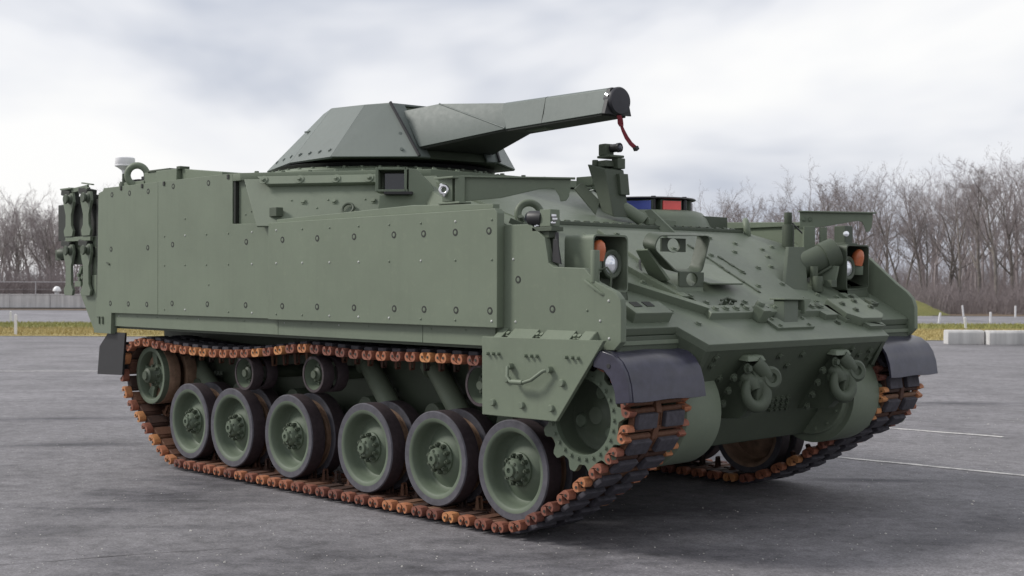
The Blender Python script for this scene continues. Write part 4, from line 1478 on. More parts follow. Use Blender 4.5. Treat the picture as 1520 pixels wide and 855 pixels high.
Bc = [(-0.89, -0.637), (-0.026, -0.888), (0.622, -0.897), (1.05, -0.381)]
Tc = [(-0.33, -0.40, 2.952), (-0.09, -0.466, 2.968), (0.41, -0.457, 2.945), (0.764, -0.456, 2.922)]
turret = None
b = MB()      # inner body closed, slightly inside the plates
low = [tl(u, v, 2.475) for u, v in Bc]+[tl(u, -v, 2.475) for u, v in Bc[::-1]]
k_ = 0.97
lowi = [tl(u*k_, v*k_, 2.485) for u, v in Bc]+[tl(u*k_, -v*k_, 2.485) for u, v in Bc[::-1]]
topi = [tl(u*k_, v*k_, z-0.012) for u, v, z in Tc]+[tl(u*k_, -v*k_, z-0.012) for u, v, z in Tc[::-1]]
b.loft(lowi, topi)
turret = build('turret', b, 'paint_dark', VEH, 0)
def facet(pts, th=0.018, name='turret_plate', mat='turret', gap=0.0025):
    P = [Vector(p) for p in pts]
    c = sum(P, Vector())/len(P)
    P = [p+(c-p).normalized()*gap for p in P]
    n_ = (P[1]-P[0]).cross(P[2]-P[0]).normalized()
    if n_.dot(c-(TO+Vector((0, 0, 2.6)))) < 0:
        n_ = -n_
    b_ = MB()
    b_.loft([p-n_*th for p in P], P)
    return build(name, b_, mat, turret, 0.003), n_, P
for s in (1, -1):
    bo = [tl(u, v*s, 2.49) for u, v in Bc]
    to = [tl(u, v*s, z) for u, v, z in Tc]
    for i in range(3):
        o_, n_, P = facet([bo[i], bo[i+1], to[i+1], to[i]])
        bb_ = MB()
        ks = (3, 4, 3)[i]
        for k in range(ks):
            f = (k+0.5)/ks
            q = P[0].lerp(P[1], f).lerp(P[3].lerp(P[2], f), 0.13)
            bb_.hexbolt(q, n_, 0.014, 0.010, 8)
        if i == 2:
            for f in (0.42, 0.66):
                bb_.hexbolt(P[1].lerp(P[2], f).lerp(P[0].lerp(P[3], f), 0.10), n_, 0.014, 0.010, 8)
        if i == 0:
            q = P[0].lerp(P[1], 0.55).lerp(P[3].lerp(P[2], 0.55), 0.62)
            bb_.box(q, (0.07, 0.05, 0.012))
        stuffpart(build('bolt', bb_, 'turret', turret, 0))
# rear plate, roof and front
facet([tl(-0.89, -0.637, 2.49), tl(-0.89, 0.637, 2.49), tl(-0.33, 0.40, 2.952), tl(-0.33, -0.40, 2.952)])
facet([tl(u, v, z) for u, v, z in Tc]+[tl(u, -v, z) for u, v, z in Tc[::-1]], name='turret_roof')
# front frame: plates left and right of the gun opening
for s in (1, -1):
    facet([tl(1.05, -0.381*s, 2.49), tl(1.05, -0.27*s, 2.49), tl(0.775, -0.33*s, 2.918), tl(0.764, -0.456*s, 2.922)], name='front_frame')
    bb_ = MB()
    bb_.tube([tl(1.062, -0.385*s, 2.495), tl(0.776, -0.46*s, 2.924)], 0.012, 8)
    build('edge_seal', bb_, 'black', turret, 0)
bb_ = MB()
bb_.tube([tl(0.80, -0.27, 2.83), tl(0.83, -0.33, 2.80), tl(0.86, -0.33, 2.74), tl(0.90, -0.28, 2.71)], 0.009, 8)
build('cable', bb_, 'black', turret, 0)
# gun cradle (mantlet) and long barrel shroud
A_, B_, C__, D_, E_ = (0.80, -0.36, 2.861), (1.073, -0.21, 2.901), (1.704, -0.08, 2.850), (1.785, -0.13, 2.652), (1.02, -0.36, 2.567)
vs_ = []
for sg in (1, -1):
    vs_ += [tl(u, v*sg, z) for u, v, z in (A_, B_, C__, D_, E_)]
b = MB()
b.add(vs_, [(0, 1, 3, 4), (1, 2, 3), (5, 9, 8, 6), (6, 8, 7), (0, 5, 6, 1), (1, 6, 7, 2), (2, 7, 8, 3), (3, 8, 9, 4), (4, 9, 5, 0)])
mant = build('gun_cradle', b, 'turret', turret, 0.003)
mant.data.materials.append(M['turret'])
b = MB()
b.tube([tl(*B_), tl(1.78, -0.132, 2.657)], 0.006, 8)
b.tube([tl(1.073, 0.21, 2.901), tl(1.78, 0.132, 2.657)], 0.006, 8)
build('weld_bead', b, 'white', mant, 0).data.materials[0] = M['turret']
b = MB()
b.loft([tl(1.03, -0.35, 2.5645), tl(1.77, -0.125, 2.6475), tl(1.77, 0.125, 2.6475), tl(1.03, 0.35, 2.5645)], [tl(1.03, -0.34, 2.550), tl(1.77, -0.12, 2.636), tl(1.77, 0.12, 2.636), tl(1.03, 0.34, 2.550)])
build('cradle_underside_shade', b, 'seal_and_shade', mant, 0)  # added dark sheet: shade beneath the cradle put into its colour
def sect(u, ht, hb, zt, zb):
    return [tl(u, -hb, zb), tl(u, -ht-0.01, zt-0.012), tl(u, -ht+0.01, zt), tl(u, ht-0.01, zt), tl(u, ht+0.01, zt-0.012), tl(u, hb, zb)]
b = MB()
b.loft(sect(1.712, 0.082, 0.128, 2.852, 2.648), sect(2.80, 0.062, 0.118, 2.836, 2.662))
shr = build('barrel_shroud', b, 'turret', turret, 0.004)
b = MB()
b.loft(sect(2.18, 0.0735, 0.1235, 2.8465, 2.6545), sect(2.184, 0.0735, 0.1235, 2.8465, 2.6545))
build('shroud_joint', b, 'seal_and_shade', shr, 0)
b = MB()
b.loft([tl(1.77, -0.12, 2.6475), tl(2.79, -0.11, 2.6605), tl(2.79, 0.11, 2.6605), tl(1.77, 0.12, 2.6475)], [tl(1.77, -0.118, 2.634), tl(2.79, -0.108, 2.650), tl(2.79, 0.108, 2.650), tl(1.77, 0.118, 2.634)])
build('shroud_underside_shade', b, 'seal_and_shade', shr, 0)  # added sheet, coloured dark to deepen the shade below the barrel shroud
for u in (2.02,):
    b2 = MB(); b2.loft([tl(u-0.13, -0.05, 2.655), tl(u+0.13, -0.05, 2.657), tl(u+0.13, 0.05, 2.657), tl(u-0.13, 0.05, 2.655)], [tl(u-0.11, -0.04, 2.63), tl(u+0.11, -0.04, 2.63), tl(u+0.11, 0.04, 2.63), tl(u-0.11, 0.04, 2.63)])
    build('shroud_foot', b2, 'paint_dark', shr, 0.004)
b = MB()
b.loft(sect(2.80, 0.064, 0.120, 2.836, 2.660), sect(2.835, 0.064, 0.122, 2.836, 2.656))
build('muzzle_frame', b, 'black', shr, 0.004)
b = MB()
b.lathe([(0.03, -0.03), (0.092, -0.03), (0.094, 0.0), (0.094, 0.035), (0.086, 0.046), (0.003, 0.05)], tl(2.815, 0, 2.748), ta, 40)
cap = build('muzzle_cover', b, 'capblack', turret, 0)
b = MB()
b.tube([tl(2.81, -0.086, 2.79), tl(2.835, -0.088, 2.775)], 0.012, 8)
build('cover_snap', b, 'steel', turret, 0)
# red streamer hanging below the muzzle
def ribbon(P, wv, th):
    b_ = MB()
    A = []
    k = len(P)
    for i in range(k):
        d = (P[min(i+1, k-1)]-P[max(i-1, 0)]).normalized()
        w_ = wv[i]
        n_ = d.cross(w_).normalized()*th
        A.append([P[i]-w_+n_, P[i]+w_+n_, P[i]+w_-n_, P[i]-w_-n_])
    for i in range(k-1):
        b_.loft(A[i], A[i+1])
    return b_
wd_ = Vector((0.66, 0.70, 0))*0.017
P = [tl(2.84, 0.0, 2.655), tl(2.845, 0.008, 2.63), tl(2.84, 0.016, 2.60), tl(2.845, 0.02, 2.58)]
build('streamer_loop', ribbon(P, [wd_*0.9, wd_*1.1, wd_*1.2, wd_*0.8], 0.006), 'red', turret, 0.002)
dir_ = Vector((0.69, 0.72, 0))
st0 = tl(2.845, 0.02, 2.582)
P = [st0, st0+dir_*0.012+Vector((0, 0, -0.03)), st0+dir_*0.034+Vector((0, 0, -0.075)), st0+dir_*0.062+Vector((0, 0, -0.115)), st0+dir_*0.092+Vector((0, 0, -0.142))]
wv = [Vector((0.5, 0.5, 0.4))*0.012, Vector((0.5, 0.5, 0.45))*0.014, Vector((0.5, 0.5, 0.5))*0.016, Vector((0.4, 0.5, 0.6))*0.016, Vector((0.4, 0.4, 0.7))*0.016]
build('streamer', ribbon(P, wv, 0.0015), 'red', turret, 0)
b = MB(); b.box(P[-1]+Vector((0.004, 0.004, -0.006)), (0.03, 0.03, 0.026), Matrix.Rotation(0.6, 3, 'X'))
build('streamer_tip', b, 'black', turret, 0.003)

# --- things on the front plate ----------------------------------------------
b = MB()
gpoly(b, [(3.56, -0.62), (3.56, 0.615), (4.435, 0.615), (4.435, -0.62)], 0.02)
door = build('engine_door', b, 'glacis', VEH, 0.004)
b = MB()
for x, y in ((3.62, -0.5), (3.62, 0.0), (3.62, 0.5), (3.8, 0.56), (4.0, 0.56), (4.2, 0.56), (4.38, 0.56), (4.38, 0.25), (4.40, -0.15), (4.40, -0.55), (3.75, -0.3), (3.78, -0.1), (3.85, 0.22), (4.05, 0.3), (4.22, 0.25), (3.95, -0.5), (4.33, -0.62)):
    b.hexbolt(gp(x, y, 0.02), GN, 0.017, 0.014)
for x, y in ((3.65, 0.78), (3.72, 1.02), (3.82, 0.95), (3.95, 0.8), (4.1, 0.78), (4.3, 0.85), (4.38, 0.72), (4.33, 1.05), (3.62, -0.8), (3.8, -0.85), (4.0, -0.82), (4.15, -0.85), (4.45, -0.95), (4.58, -0.85), (4.52, -0.5), (3.68, 1.2), (4.52, 0.62)):
    b.hexbolt(gp(x, y, 0.0), GN, 0.017, 0.014)
stuffpart(build('bolt', b, 'glacis', glacis, 0))
b = MB()
for (xa, ya, xb, yb, r_) in ((3.72, 0.12, 4.02, 0.14, 0.007), (3.86, 0.28, 4.08, 0.30, 0.006), (4.02, 0.13, 4.30, 0.16, 0.007)):
    b.tube([gp(xa, ya, 0.022), gp(xb, yb, 0.022)], r_, 8)
    for f in (0.1, 0.5, 0.9):
        b.box(gp(xa+(xb-xa)*f, ya+(yb-ya)*f, 0.018), (0.04, 0.026, 0.02), GROT)
build('door_hinge', b, 'paint_dark', door, 0.002)
b = MB()
b.tube([gp(4.08, -0.78, 0.01), gp(4.0, -0.72, 0.03), gp(3.95, -0.66, 0.03), gp(3.93, -0.60, 0.012)], 0.008, 8)
build('cable', b, 'seal_and_shade', glacis, 0)
# bolted strip across the nose
b = MB()
b.loft([gp(x, y, -0.01) for x, y in ((4.455, -0.66), (4.455, 0.60), (4.545, 0.60), (4.545, -0.70))], [gp(x, y, 0.042) for x, y in ((4.455, -0.66), (4.455, 0.60), (4.535, 0.60), (4.535, -0.69))])
ns = build('nose_strip', b, 'glacis', VEH, 0.005)
b = MB()
for k in range(12):
    b.hexbolt(gp(4.495, -0.60+k*0.105, 0.042), GN, 0.019, 0.016)
stuffpart(build('bolt', b, 'glacis', ns, 0))
b = MB()
b.box(gp(4.56, -0.22, 0.045), (0.075, 0.085, 0.09), GROT)
b.cyl(gp(4.53, -0.22, 0.08), gp(4.53, -0.22, 0.115), 0.032, 0.026, 14)
build('latch_block', b, 'glacis', ns, 0.006)
b = MB()
for dx, dy, h in ((4.42, -0.40, 0.05), (4.40, -0.34, 0.06), (4.44, -0.36, 0.045), (4.41, -0.30, 0.05), (4.46, -0.28, 0.055), (4.43, -0.45, 0.03)):
    b.cyl(gp(dx, dy, 0), gp(dx, dy, h), 0.014, 0.011, 8)
b.tube([gp(4.42, -0.45, 0.05), gp(4.40, -0.37, 0.055), gp(4.43, -0.30, 0.05)], 0.008, 8)
build('latch_linkage', b, 'paint_dark', ns, 0.001)
# rib leading from the near side to the strip
b = MB()
b.loft([gp(x, y, -0.01) for x, y in ((4.22, -1.11), (4.19, -1.08), (4.455, -0.64), (4.50, -0.665))], [gp(x, y, 0.05) for x, y in ((4.22, -1.11), (4.19, -1.08), (4.455, -0.64), (4.50, -0.665))])
build('splash_rib', b, 'glacis', VEH, 0.004)
b = MB()
b.loft([gp(x, y, -0.01) for x, y in ((4.02, -0.86), (4.00, -0.82), (4.32, -0.70), (4.34, -0.745))], [gp(x, y, 0.035) for x, y in ((4.02, -0.86), (4.00, -0.82), (4.32, -0.70), (4.34, -0.745))])
b.box(gp(4.34, -0.72, 0.02), (0.05, 0.07, 0.05), GROT)
build('guard_foot', b, 'glacis', VEH, 0.004)
# slab near the side plate
b = MB()
b.box(gp(4.495, -1.25, 0.03), (0.13, 0.33, 0.07), GROT)
nb_ = build('deck_block', b, 'glacis', VEH, 0.006)
b = MB()
for y in (-1.33, -1.22):
    b.box(gp(4.47, y, 0.066), (0.05, 0.07, 0.006), GROT)
stuffpart(build('slot', b, 'seal_and_shade', nb_, 0))
# wedge plate
b = MB()
wp = [(4.0, -0.20), (4.24, -0.44), (4.285, -0.40), (4.285, -0.05), (3.99, 0.06), (3.955, -0.06)]
b.loft([gp(x, y, 0.016+0.17*(x-3.955)) for x, y in wp], [gp(x, y, 0.028+0.17*(x-3.955)) for x, y in wp])
b.loft([gp(x, y, -0.01) for x, y in ((3.96, -0.12), (3.96, 0.0), (4.1, -0.05), (4.1, -0.2))], [gp(x, y, 0.018) for x, y in ((3.96, -0.12), (3.96, 0.0), (4.1, -0.05), (4.1, -0.2))])
wpo = build('wedge_cover', b, 'glacis', VEH, 0.005)
# lamp guard: a strip bent into a rounded trapezoid, on a pierced bracket
def rounded(poly, r_, n_=5):
    o_ = []
    k = len(poly)
    for i in range(k):
        p = Vector(poly[i]); a = Vector(poly[i-1]); c = Vector(poly[(i+1) % k])
        d1, d2 = (a-p).normalized(), (c-p).normalized()
        s0, s1 = p+d1*r_, p+d2*r_
        for j in range(n_+1):
            t = j/n_
            o_.append((1-t)**2*s0+2*t*(1-t)*p+t*t*s1)
    return o_
def strip_loop(b_, loop2, x0, x1, th, sh=0.0):
    """loop of (y,z); band from x0 to x1 with thickness th; x1 end sheared in z by sh"""
    k = len(loop2)
    c = sum((Vector(p) for p in loop2), Vector((0, 0)))/k
    ins = [Vector(p)+(c-Vector(p)).normalized()*th for p in loop2]
    vs2 = [(x0, p[0], p[1]+sh) for p in loop2]+[(x1, p[0], p[1]) for p in loop2]+[(x1, p[0], p[1]) for p in ins]+[(x0, p[0], p[1]+sh) for p in ins]
    f2 = []
    for i in range(k):
        j = (i+1) % k
        for q in range(4):
            q2 = (q+1) % 4
            f2.append((q*k+i, q*k+j, q2*k+j, q2*k+i))
    b_.add(vs2, f2)
loop = rounded([(-0.83, 1.832), (-0.31, 1.842), (-0.40, 1.602), (-0.655, 1.598), (-0.885, 1.752)], 0.045)
b = MB()
strip_loop(b, [tuple(p) for p in loop], 4.165, 4.262, 0.012, 0.02)
gd = build('lamp_guard', b, 'paint_dark', VEH, 0.002)
def holed(b_, cx, y0, y1, z0, z1, hy, hz, hr, th, sh):
    """upright plate at x=cx (sheared back towards the top) with an oval hole"""
    n_ = 24
    outl, inl = [], []
    for i in range(n_):
        a = 2*math.pi*i/n_
        ca, sa = math.cos(a), math.sin(a)
        k_ = 1/max(abs(ca), abs(sa))
        outl.append(((y0+y1)/2+(y1-y0)/2*ca*k_, (z0+z1)/2+(z1-z0)/2*sa*k_))
        inl.append((hy+hr*1.0*ca, hz+hr*0.72*sa))
    vs2 = []
    for dx in (-th/2, th/2):
        for L2 in (outl, inl):
            vs2 += [(cx+dx-(z-z0)*sh, y, z) for y, z in L2]
    f2 = []
    for i in range(n_):
        j = (i+1) % n_
        f2 += [(i, j, n_+j, n_+i), (2*n_+i, 3*n_+i, 3*n_+j, 2*n_+j), (i, 2*n_+i, 2*n_+j, j), (n_+i, n_+j, 3*n_+j, 3*n_+i)]
    b_.add(vs2, f2)
b = MB()
holed(b, 4.283, -0.665, -0.42, 1.515, 1.606, -0.54, 1.562, 0.058, 0.014, 0.0)
build('guard_bracket', b, 'paint_dark', gd, 0.002)
for z0_, hz_, hy_ in ((1.735, 1.776, -0.58),):
    b = MB()
    holed(b, 4.17, -0.70, -0.46, z0_, z0_+0.085, hy_, hz_, 0.062, 0.012, 0.0)
    build('guard_bracket', b, 'paint_dark', gd, 0.002)
b = MB()
b.loft([(4.09, -0.70, 1.42), (4.292, -0.70, 1.42), (4.292, -0.42, 1.42), (4.09, -0.42, 1.42)], [(4.09, -0.69, 1.60), (4.285, -0.69, 1.518), (4.285, -0.42, 1.518), (4.09, -0.42, 1.60)])
b.loft([(4.10, -0.86, 1.74), (4.10, -0.71, 1.55), (4.24, -0.71, 1.55), (4.20, -0.87, 1.74)], [(4.10, -0.845, 1.75), (4.10, -0.69, 1.56), (4.24, -0.69, 1.56), (4.20, -0.855, 1.75)])
build('guard_base', b, 'paint', gd, 0.004)
# L bracket standing on the nose
b = MB()
gpoly(b, [(4.565, -0.17), (4.565, 0.27), (4.67, 0.24), (4.67, -0.17)], 0.018)
lb = build('nose_bracket', b, 'glacis', VEH, 0.003)
b = MB()
b.loft([gp(4.57, -0.07, 0.0), gp(4.64, -0.05, 0.0), gp(4.64, 0.10, 0.0), gp(4.57, 0.10, 0.0)], [(4.47, 0.08, 1.432), (4.55, 0.08, 1.432), (4.55, 0.24, 1.432), (4.47, 0.24, 1.432)])
build('bracket_post', b, 'paint_dark', lb, 0.003)
b = MB()
b.loft([(4.45, 0.06, 1.432), (4.57, 0.06, 1.432), (4.57, 0.36, 1.427), (4.45, 0.46, 1.427)], [(4.45, 0.06, 1.442), (4.57, 0.06, 1.442), (4.57, 0.36, 1.437), (4.45, 0.46, 1.437)])
b.loft([(4.50, 0.27, 1.34), (4.50, 0.27, 1.43), (4.50, 0.40, 1.43)], [(4.58, 0.27, 1.34), (4.58, 0.27, 1.43), (4.58, 0.35, 1.43)])
build('bracket_top', b, 'paint', lb, 0.003)
b = MB()
for x, y in ((4.585, -0.12), (4.65, -0.12), (4.585, 0.22), (4.65, 0.2)):
    b.hexbolt(gp(x, y, 0.018), GN, 0.012, 0.012)
stuffpart(build('bolt', b, 'glacis', lb, 0))
# stepped blocks on the far side of the nose
b = MB()
gpoly(b, [(4.43, 0.72), (4.43, 1.14), (4.62, 1.14), (4.66, 1.06), (4.66, 0.80), (4.60, 0.70)], 0.062)
fb = build('deck_block', b, 'glacis', VEH, 0.006)
b = MB()
gpoly(b, [(4.45, 0.655), (4.45, 0.72), (4.70, 0.86), (4.70, 1.05), (4.66, 1.06), (4.62, 0.70)], 0.028)
gpoly(b, [(4.44, 0.46), (4.44, 0.64), (4.58, 0.64), (4.58, 0.50)], 0.04)
gpoly(b, [(4.30, 1.12), (4.30, 1.30), (4.56, 1.26), (4.62, 1.16)], 0.02)
build('block_step', b, 'glacis', fb, 0.005)
b = MB()
for x, y, h in ((4.50, 0.80, 0.062), (4.57, 0.86, 0.062), (4.47, 1.0, 0.062), (4.54, 1.10, 0.062), (4.50, 0.52, 0.04), (4.36, 1.18, 0.02), (4.40, 1.36, 0), (4.62, 0.60, 0.0)):
    b.hexbolt(gp(x, y, h), GN, 0.018, 0.016)
stuffpart(build('bolt', b, 'paint_dark', fb, 0))
b = MB()
for (x, y, r_, h) in ((4.47, 1.24, 0.03, 0.07), (4.44, 1.20, 0.022, 0.05), (4.50, 1.19, 0.02, 0.045), (4.48, 0.55, 0.035, 0.05)):
    b.cyl(gp(x, y, 0), gp(x, y, h), r_, r_*0.8, 12)
b.box(gp(4.47, 1.24, 0.05), (0.07, 0.09, 0.03), GROT)
build('clamp', b, 'paint_dark', fb, 0.004)

# --- headlamp boxes ----------------------------------------------------------
for s in (-1, 1):
    t = empty('headlamp', (0, 0, 0)); t.parent = VEH
    loop = [tuple(p) for p in rounded([(s*1.19, 1.818), (s*1.495, 1.818), (s*1.495, 1.50), (s*1.19, 1.48)], 0.035)]
    b = MB()
    strip_loop(b, loop, 4.10, 4.325, 0.012)
    k = len(loop)
    b.add([(4.10, p[0], p[1]) for p in loop]+[(4.115, p[0], p[1]) for p in loop], [tuple(range(k)), tuple(range(k, 2*k))])
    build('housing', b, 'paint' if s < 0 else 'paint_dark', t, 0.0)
    b = MB()
    b.lathe([(0.086, 0.0), (0.086, 0.06), (0.078, 0.066), (0.060, 0.06), (0.058, 0.045)], (4.225, s*1.285, 1.648), (1, 0, 0), 32)
    b.bb(4.115, 4.23, s*1.285-0.04, s*1.285+0.04, 1.49, 1.62)
    build('lamp_body', b, 'paint_dark', t, 0.0)
    b = MB()
    b.lathe([(0.059, 0.0), (0.050, 0.012), (0.03, 0.02), (0.002, 0.023)], (4.272, s*1.285, 1.648), (1, 0, 0), 28)
    build('lamp_glass', b, 'lens', t, 0)
    b = MB()
    b.lathe([(0.044, -0.055), (0.046, 0.0), (0.041, 0.024), (0.031, 0.046), (0.015, 0.058), (0.002, 0.061)], (4.285, s*1.408, 1.728), (0.25, 0, 1), 22)
    build('indicator_lens', b, 'orange', t, 0)
    b = MB()
    b.cyl((4.26, s*1.425, 1.60), (4.26, s*1.425, 1.665), 0.05, 0.052, 20)
    build('indicator_base', b, 'wheel', t, 0.003)
    b = MB()
    b.loft([gp(4.02, s*1.20, 0), gp(4.33, s*1.20, 0), gp(4.33, s*1.48, 0), gp(4.02, s*1.48, 0)], [(4.06, s*1.20, 1.50), (4.32, s*1.20, 1.50), (4.32, s*1.48, 1.50), (4.06, s*1.48, 1.50)])
    build('mount', b, 'paint_dark', t, 0.004)
# peg on the near front plate with its wire loop
b = MB()
b.cyl((4.437, -1.60, 1.54), (4.437, -1.60, 1.722), 0.026, None, 20)
b.loft([(4.38, -1.635, 1.545), (4.50, -1.635, 1.475), (4.56, -1.60, 1.45), (4.54, -1.55, 1.46), (4.40, -1.56, 1.54)], [(4.385, -1.635, 1.56), (4.505, -1.635, 1.49), (4.565, -1.60, 1.465), (4.545, -1.55, 1.475), (4.405, -1.56, 1.555)])
pg = build('lock_peg', b, 'paint', VEH, 0.004)
b = MB()
b.tube([(4.46, -1.585, 1.61), (4.50, -1.57, 1.625), (4.525, -1.56, 1.59), (4.52, -1.56, 1.53), (4.515, -1.56, 1.49)], 0.006, 8)
build('wire_loop', b, 'paint_dark', pg, 0)
# side camera on its bracket
b = MB()
b.bb(3.955, 4.115, -1.62, -1.52, 1.838, 1.864)
b.bb(3.985, 4.075, -1.60, -1.53, 1.80, 1.838)
b.loft([(4.03, -1.56, 1.65), (4.10, -1.56, 1.62), (4.09, -1.56, 1.81), (4.02, -1.56, 1.81)], [(4.03, -1.54, 1.65), (4.10, -1.54, 1.62), (4.09, -1.54, 1.81), (4.02, -1.54, 1.81)])
cb = build('camera_bracket', b, 'paint_dark', VEH, 0.003)
b = MB()
b.bb(4.01, 4.095, -1.61, -1.53, 1.866, 1.965)
build('camera_housing', b, 'paint', cb, 0.003)
b = MB()
b.cyl((4.01, -1.58, 1.915), (3.92, -1.60, 1.918), 0.044, None, 24)
build('camera_barrel', b, 'black', cb, 0.004)
b = MB()
b.lathe([(0.042, 0), (0.03, 0.02), (0.002, 0.03)], (3.92, -1.60, 1.918), (-1, -0.2, 0), 20)
build('camera_lens', b, 'glass', cb, 0)
b = MB()
for x, z in ((4.095, 1.885), (4.108, 1.905), (4.10, 1.925), (3.96, 1.868), (3.975, 1.872)):
    b.cyl((x, -1.605, z), (x+0.02, -1.585, z), 0.012, 0.009, 8)
stuffpart(build('fitting', b, 'steel', cb, 0.001))
b = MB()
b.loft([(4.11, -1.60, 1.79), (4.14, -1.60, 1.79), (4.17, -1.60, 1.645), (4.10, -1.60, 1.66)], [(4.11, -1.59, 1.79), (4.14, -1.59, 1.79), (4.17, -1.59, 1.645), (4.10, -1.59, 1.66)])
b.tube([(4.10, -1.58, 1.68), (4.13, -1.59, 1.75), (4.12, -1.58, 1.83)], 0.012, 8)
build('camera_strut', b, 'black', cb, 0.002)

# --- swing arms ---------------------------------------------------------------
def swing_arm(base, d, L_, z0, z1, name='swing_arm', mat='paint'):
    d = Vector(d).normalized()
    nrm = Vector((-d.y, d.x, 0))*0.008
    base = Vector(base)
    pr = [(0, z0), (0, z1), (L_*0.97, z1-0.012), (L_*0.97, z1-0.055), (L_*0.955, z1-0.12), (L_*0.93, z1-0.145), (L_*0.88, z1-0.150), (L_*0.865, z1-0.115), (L_*0.83, z1-0.075), (L_*0.78, z1-0.066), (L_*0.70, z1-0.072), (L_*0.35, z0+0.022)]
    b_ = MB()
    A = [base+d*u+Vector((0, 0, z)) for u, z in pr]
    b_.loft([p-nrm for p in A], [p+nrm for p in A])
    arm_ = build(name, b_, mat, VEH, 0.003)
    b_ = MB()
    fl_ = [base+d*u+Vector((0, 0, z)) for u, z in ((-0.01, z1), (L_*1.01, z1-0.012))]
    b_.loft([fl_[0]-nrm*4, fl_[0]+nrm*4, fl_[1]+nrm*4, fl_[1]-nrm*4], [p+Vector((0, 0, 0.01)) for p in (fl_[0]-nrm*4, fl_[0]+nrm*4, fl_[1]+nrm*4, fl_[1]-nrm*4)])
    build('arm_flange', b_, mat, arm_, 0.002)
    return arm_, d, nrm
arm1, d1, n1_ = swing_arm((3.29, -1.575, 0), (0.72, 0.69, 0), 0.70, 2.045, 2.195)
b = MB()
b.box((3.285, -1.585, 2.12), (0.062, 0.055, 0.165), Matrix.Rotation(0.76, 3, 'Z'))
b.bb(3.16, 3.36, -1.66, -1.56, 2.028, 2.04)
b.box((3.21, -1.61, 2.12), (0.075, 0.05, 0.15), Matrix.Rotation(0.3, 3, 'Z'))
b.bb(3.12, 3.30, -1.66, -1.57, 2.188, 2.2)
build('arm_post', b, 'paint', arm1, 0.003)
b = MB()
b.torus((3.20, -1.645, 2.12), (0.5, -1, 0.1), 0.026, 0.011, 16, 8)
b.cyl((3.17, -1.64, 2.145), (3.19, -1.66, 2.15), 0.014, 0.01, 8)
b.cyl((3.215, -1.645, 2.085), (3.222, -1.665, 2.083), 0.011, 0.009, 8)
build('wing_nut', b, 'steel', arm1, 0.001)
arm2, d2, n2_ = swing_arm((3.81, 1.375, 0), (0.72, 0.69, 0), 0.56, 1.945, 2.075)
b = MB()
b.box((3.86, 1.42, 1.80), (0.085, 0.06, 0.33), Matrix.Rotation(0.76, 3, 'Z'))
b.box((3.94, 1.49, 1.83), (0.05, 0.05, 0.26), Matrix.Rotation(0.76, 3, 'Z'))
build('arm_post', b, 'paint', arm2, 0.003)
b = MB()
for u in (0.03, 0.075):
    c = Vector((3.81, 1.375, 2.02))+d2*u
    b.hexbolt(c-n2_, -n2_, 0.013, 0.012)
stuffpart(build('bolt', b, 'wheel', arm2, 0))
b = MB()
b.cyl((3.69, 1.40, 1.70), (3.69, 1.40, 1.985), 0.046, None, 20)
b.cyl((3.69, 1.40, 1.985), (3.69, 1.40, 2.078), 0.030, None, 18)
tp = build('tube_post', b, 'paint_dark', VEH, 0.003)
b = MB()
b.tube([(3.70, 1.44, 2.0), (3.74, 1.46, 1.95), (3.80, 1.46, 1.90), (3.84, 1.44, 1.84)], 0.006, 6)
build('wire_loop', b, 'black', tp, 0)
# far side camera above the lamp
b = MB()
b.box((4.17, 1.40, 1.895), (0.09, 0.11, 0.13))
b.box((4.17, 1.40, 1.825), (0.14, 0.16, 0.02))
fc = build('camera_housing', b, 'paint_dark', VEH, 0.006)
b = MB()
b.lathe([(0.022, 0), (0.02, 0.012), (0.002, 0.018)], (4.215, 1.36, 1.90), (0.8, -0.6, 0.05), 16)
build('camera_lens', b, 'lens', fc, 0)
# cup shaped spot lamp beside the far headlamp
b = MB()
ax_ = Vector((0.52, 0.76, 0.36)).normalized()
o_ = Vector((4.06, 0.96, 1.645))
b.lathe([(0.03, 0.0), (0.085, 0.0), (0.092, 0.02), (0.098, 0.20), (0.108, 0.205), (0.112, 0.31), (0.105, 0.315), (0.10, 0.26), (0.02, 0.255)], o_, ax_, 36)
cup = build('spot_lamp', b, 'paint_dark', VEH, 0)
b = MB()
b.loft([gp(4.185, 0.59, 0), gp(4.215, 0.585, 0), gp(4.245, 0.82, 0), gp(4.215, 0.825, 0)], [(3.985, 0.93, 1.80), (4.015, 0.925, 1.80), (4.075, 1.04, 1.80), (4.045, 1.045, 1.80)])
b.tube([(4.10, 1.0, 1.60), (4.17, 1.03, 1.59), (4.26, 1.10, 1.66)], 0.012, 8)
b.cyl(gp(4.19, 0.98, 0), gp(4.19, 0.98, 0)+Vector((0, 0, 0.14)), 0.03, None, 14)
b.cyl(gp(4.26, 0.92, 0), gp(4.26, 0.92, 0)+Vector((0, 0, 0.11)), 0.04, 0.035, 16)
b.box(gp(4.28, 0.99, 0.08), (0.06, 0.07, 0.05))
b.hexbolt((4.11, 0.99, 1.63), (0.5, -0.8, 0), 0.018, 0.02)
build('lamp_bracket', b, 'paint_dark', cup, 0.003)
b = MB()
b.loft([(4.12, 1.08, 1.55), (4.28, 1.10, 1.52), (4.30, 1.12, 1.66), (4.14, 1.08, 1.68)], [(4.12, 1.10, 1.55), (4.28, 1.12, 1.52), (4.30, 1.14, 1.66), (4.14, 1.10, 1.68)])
build('lamp_shield', b, 'paint', cup, 0.003)

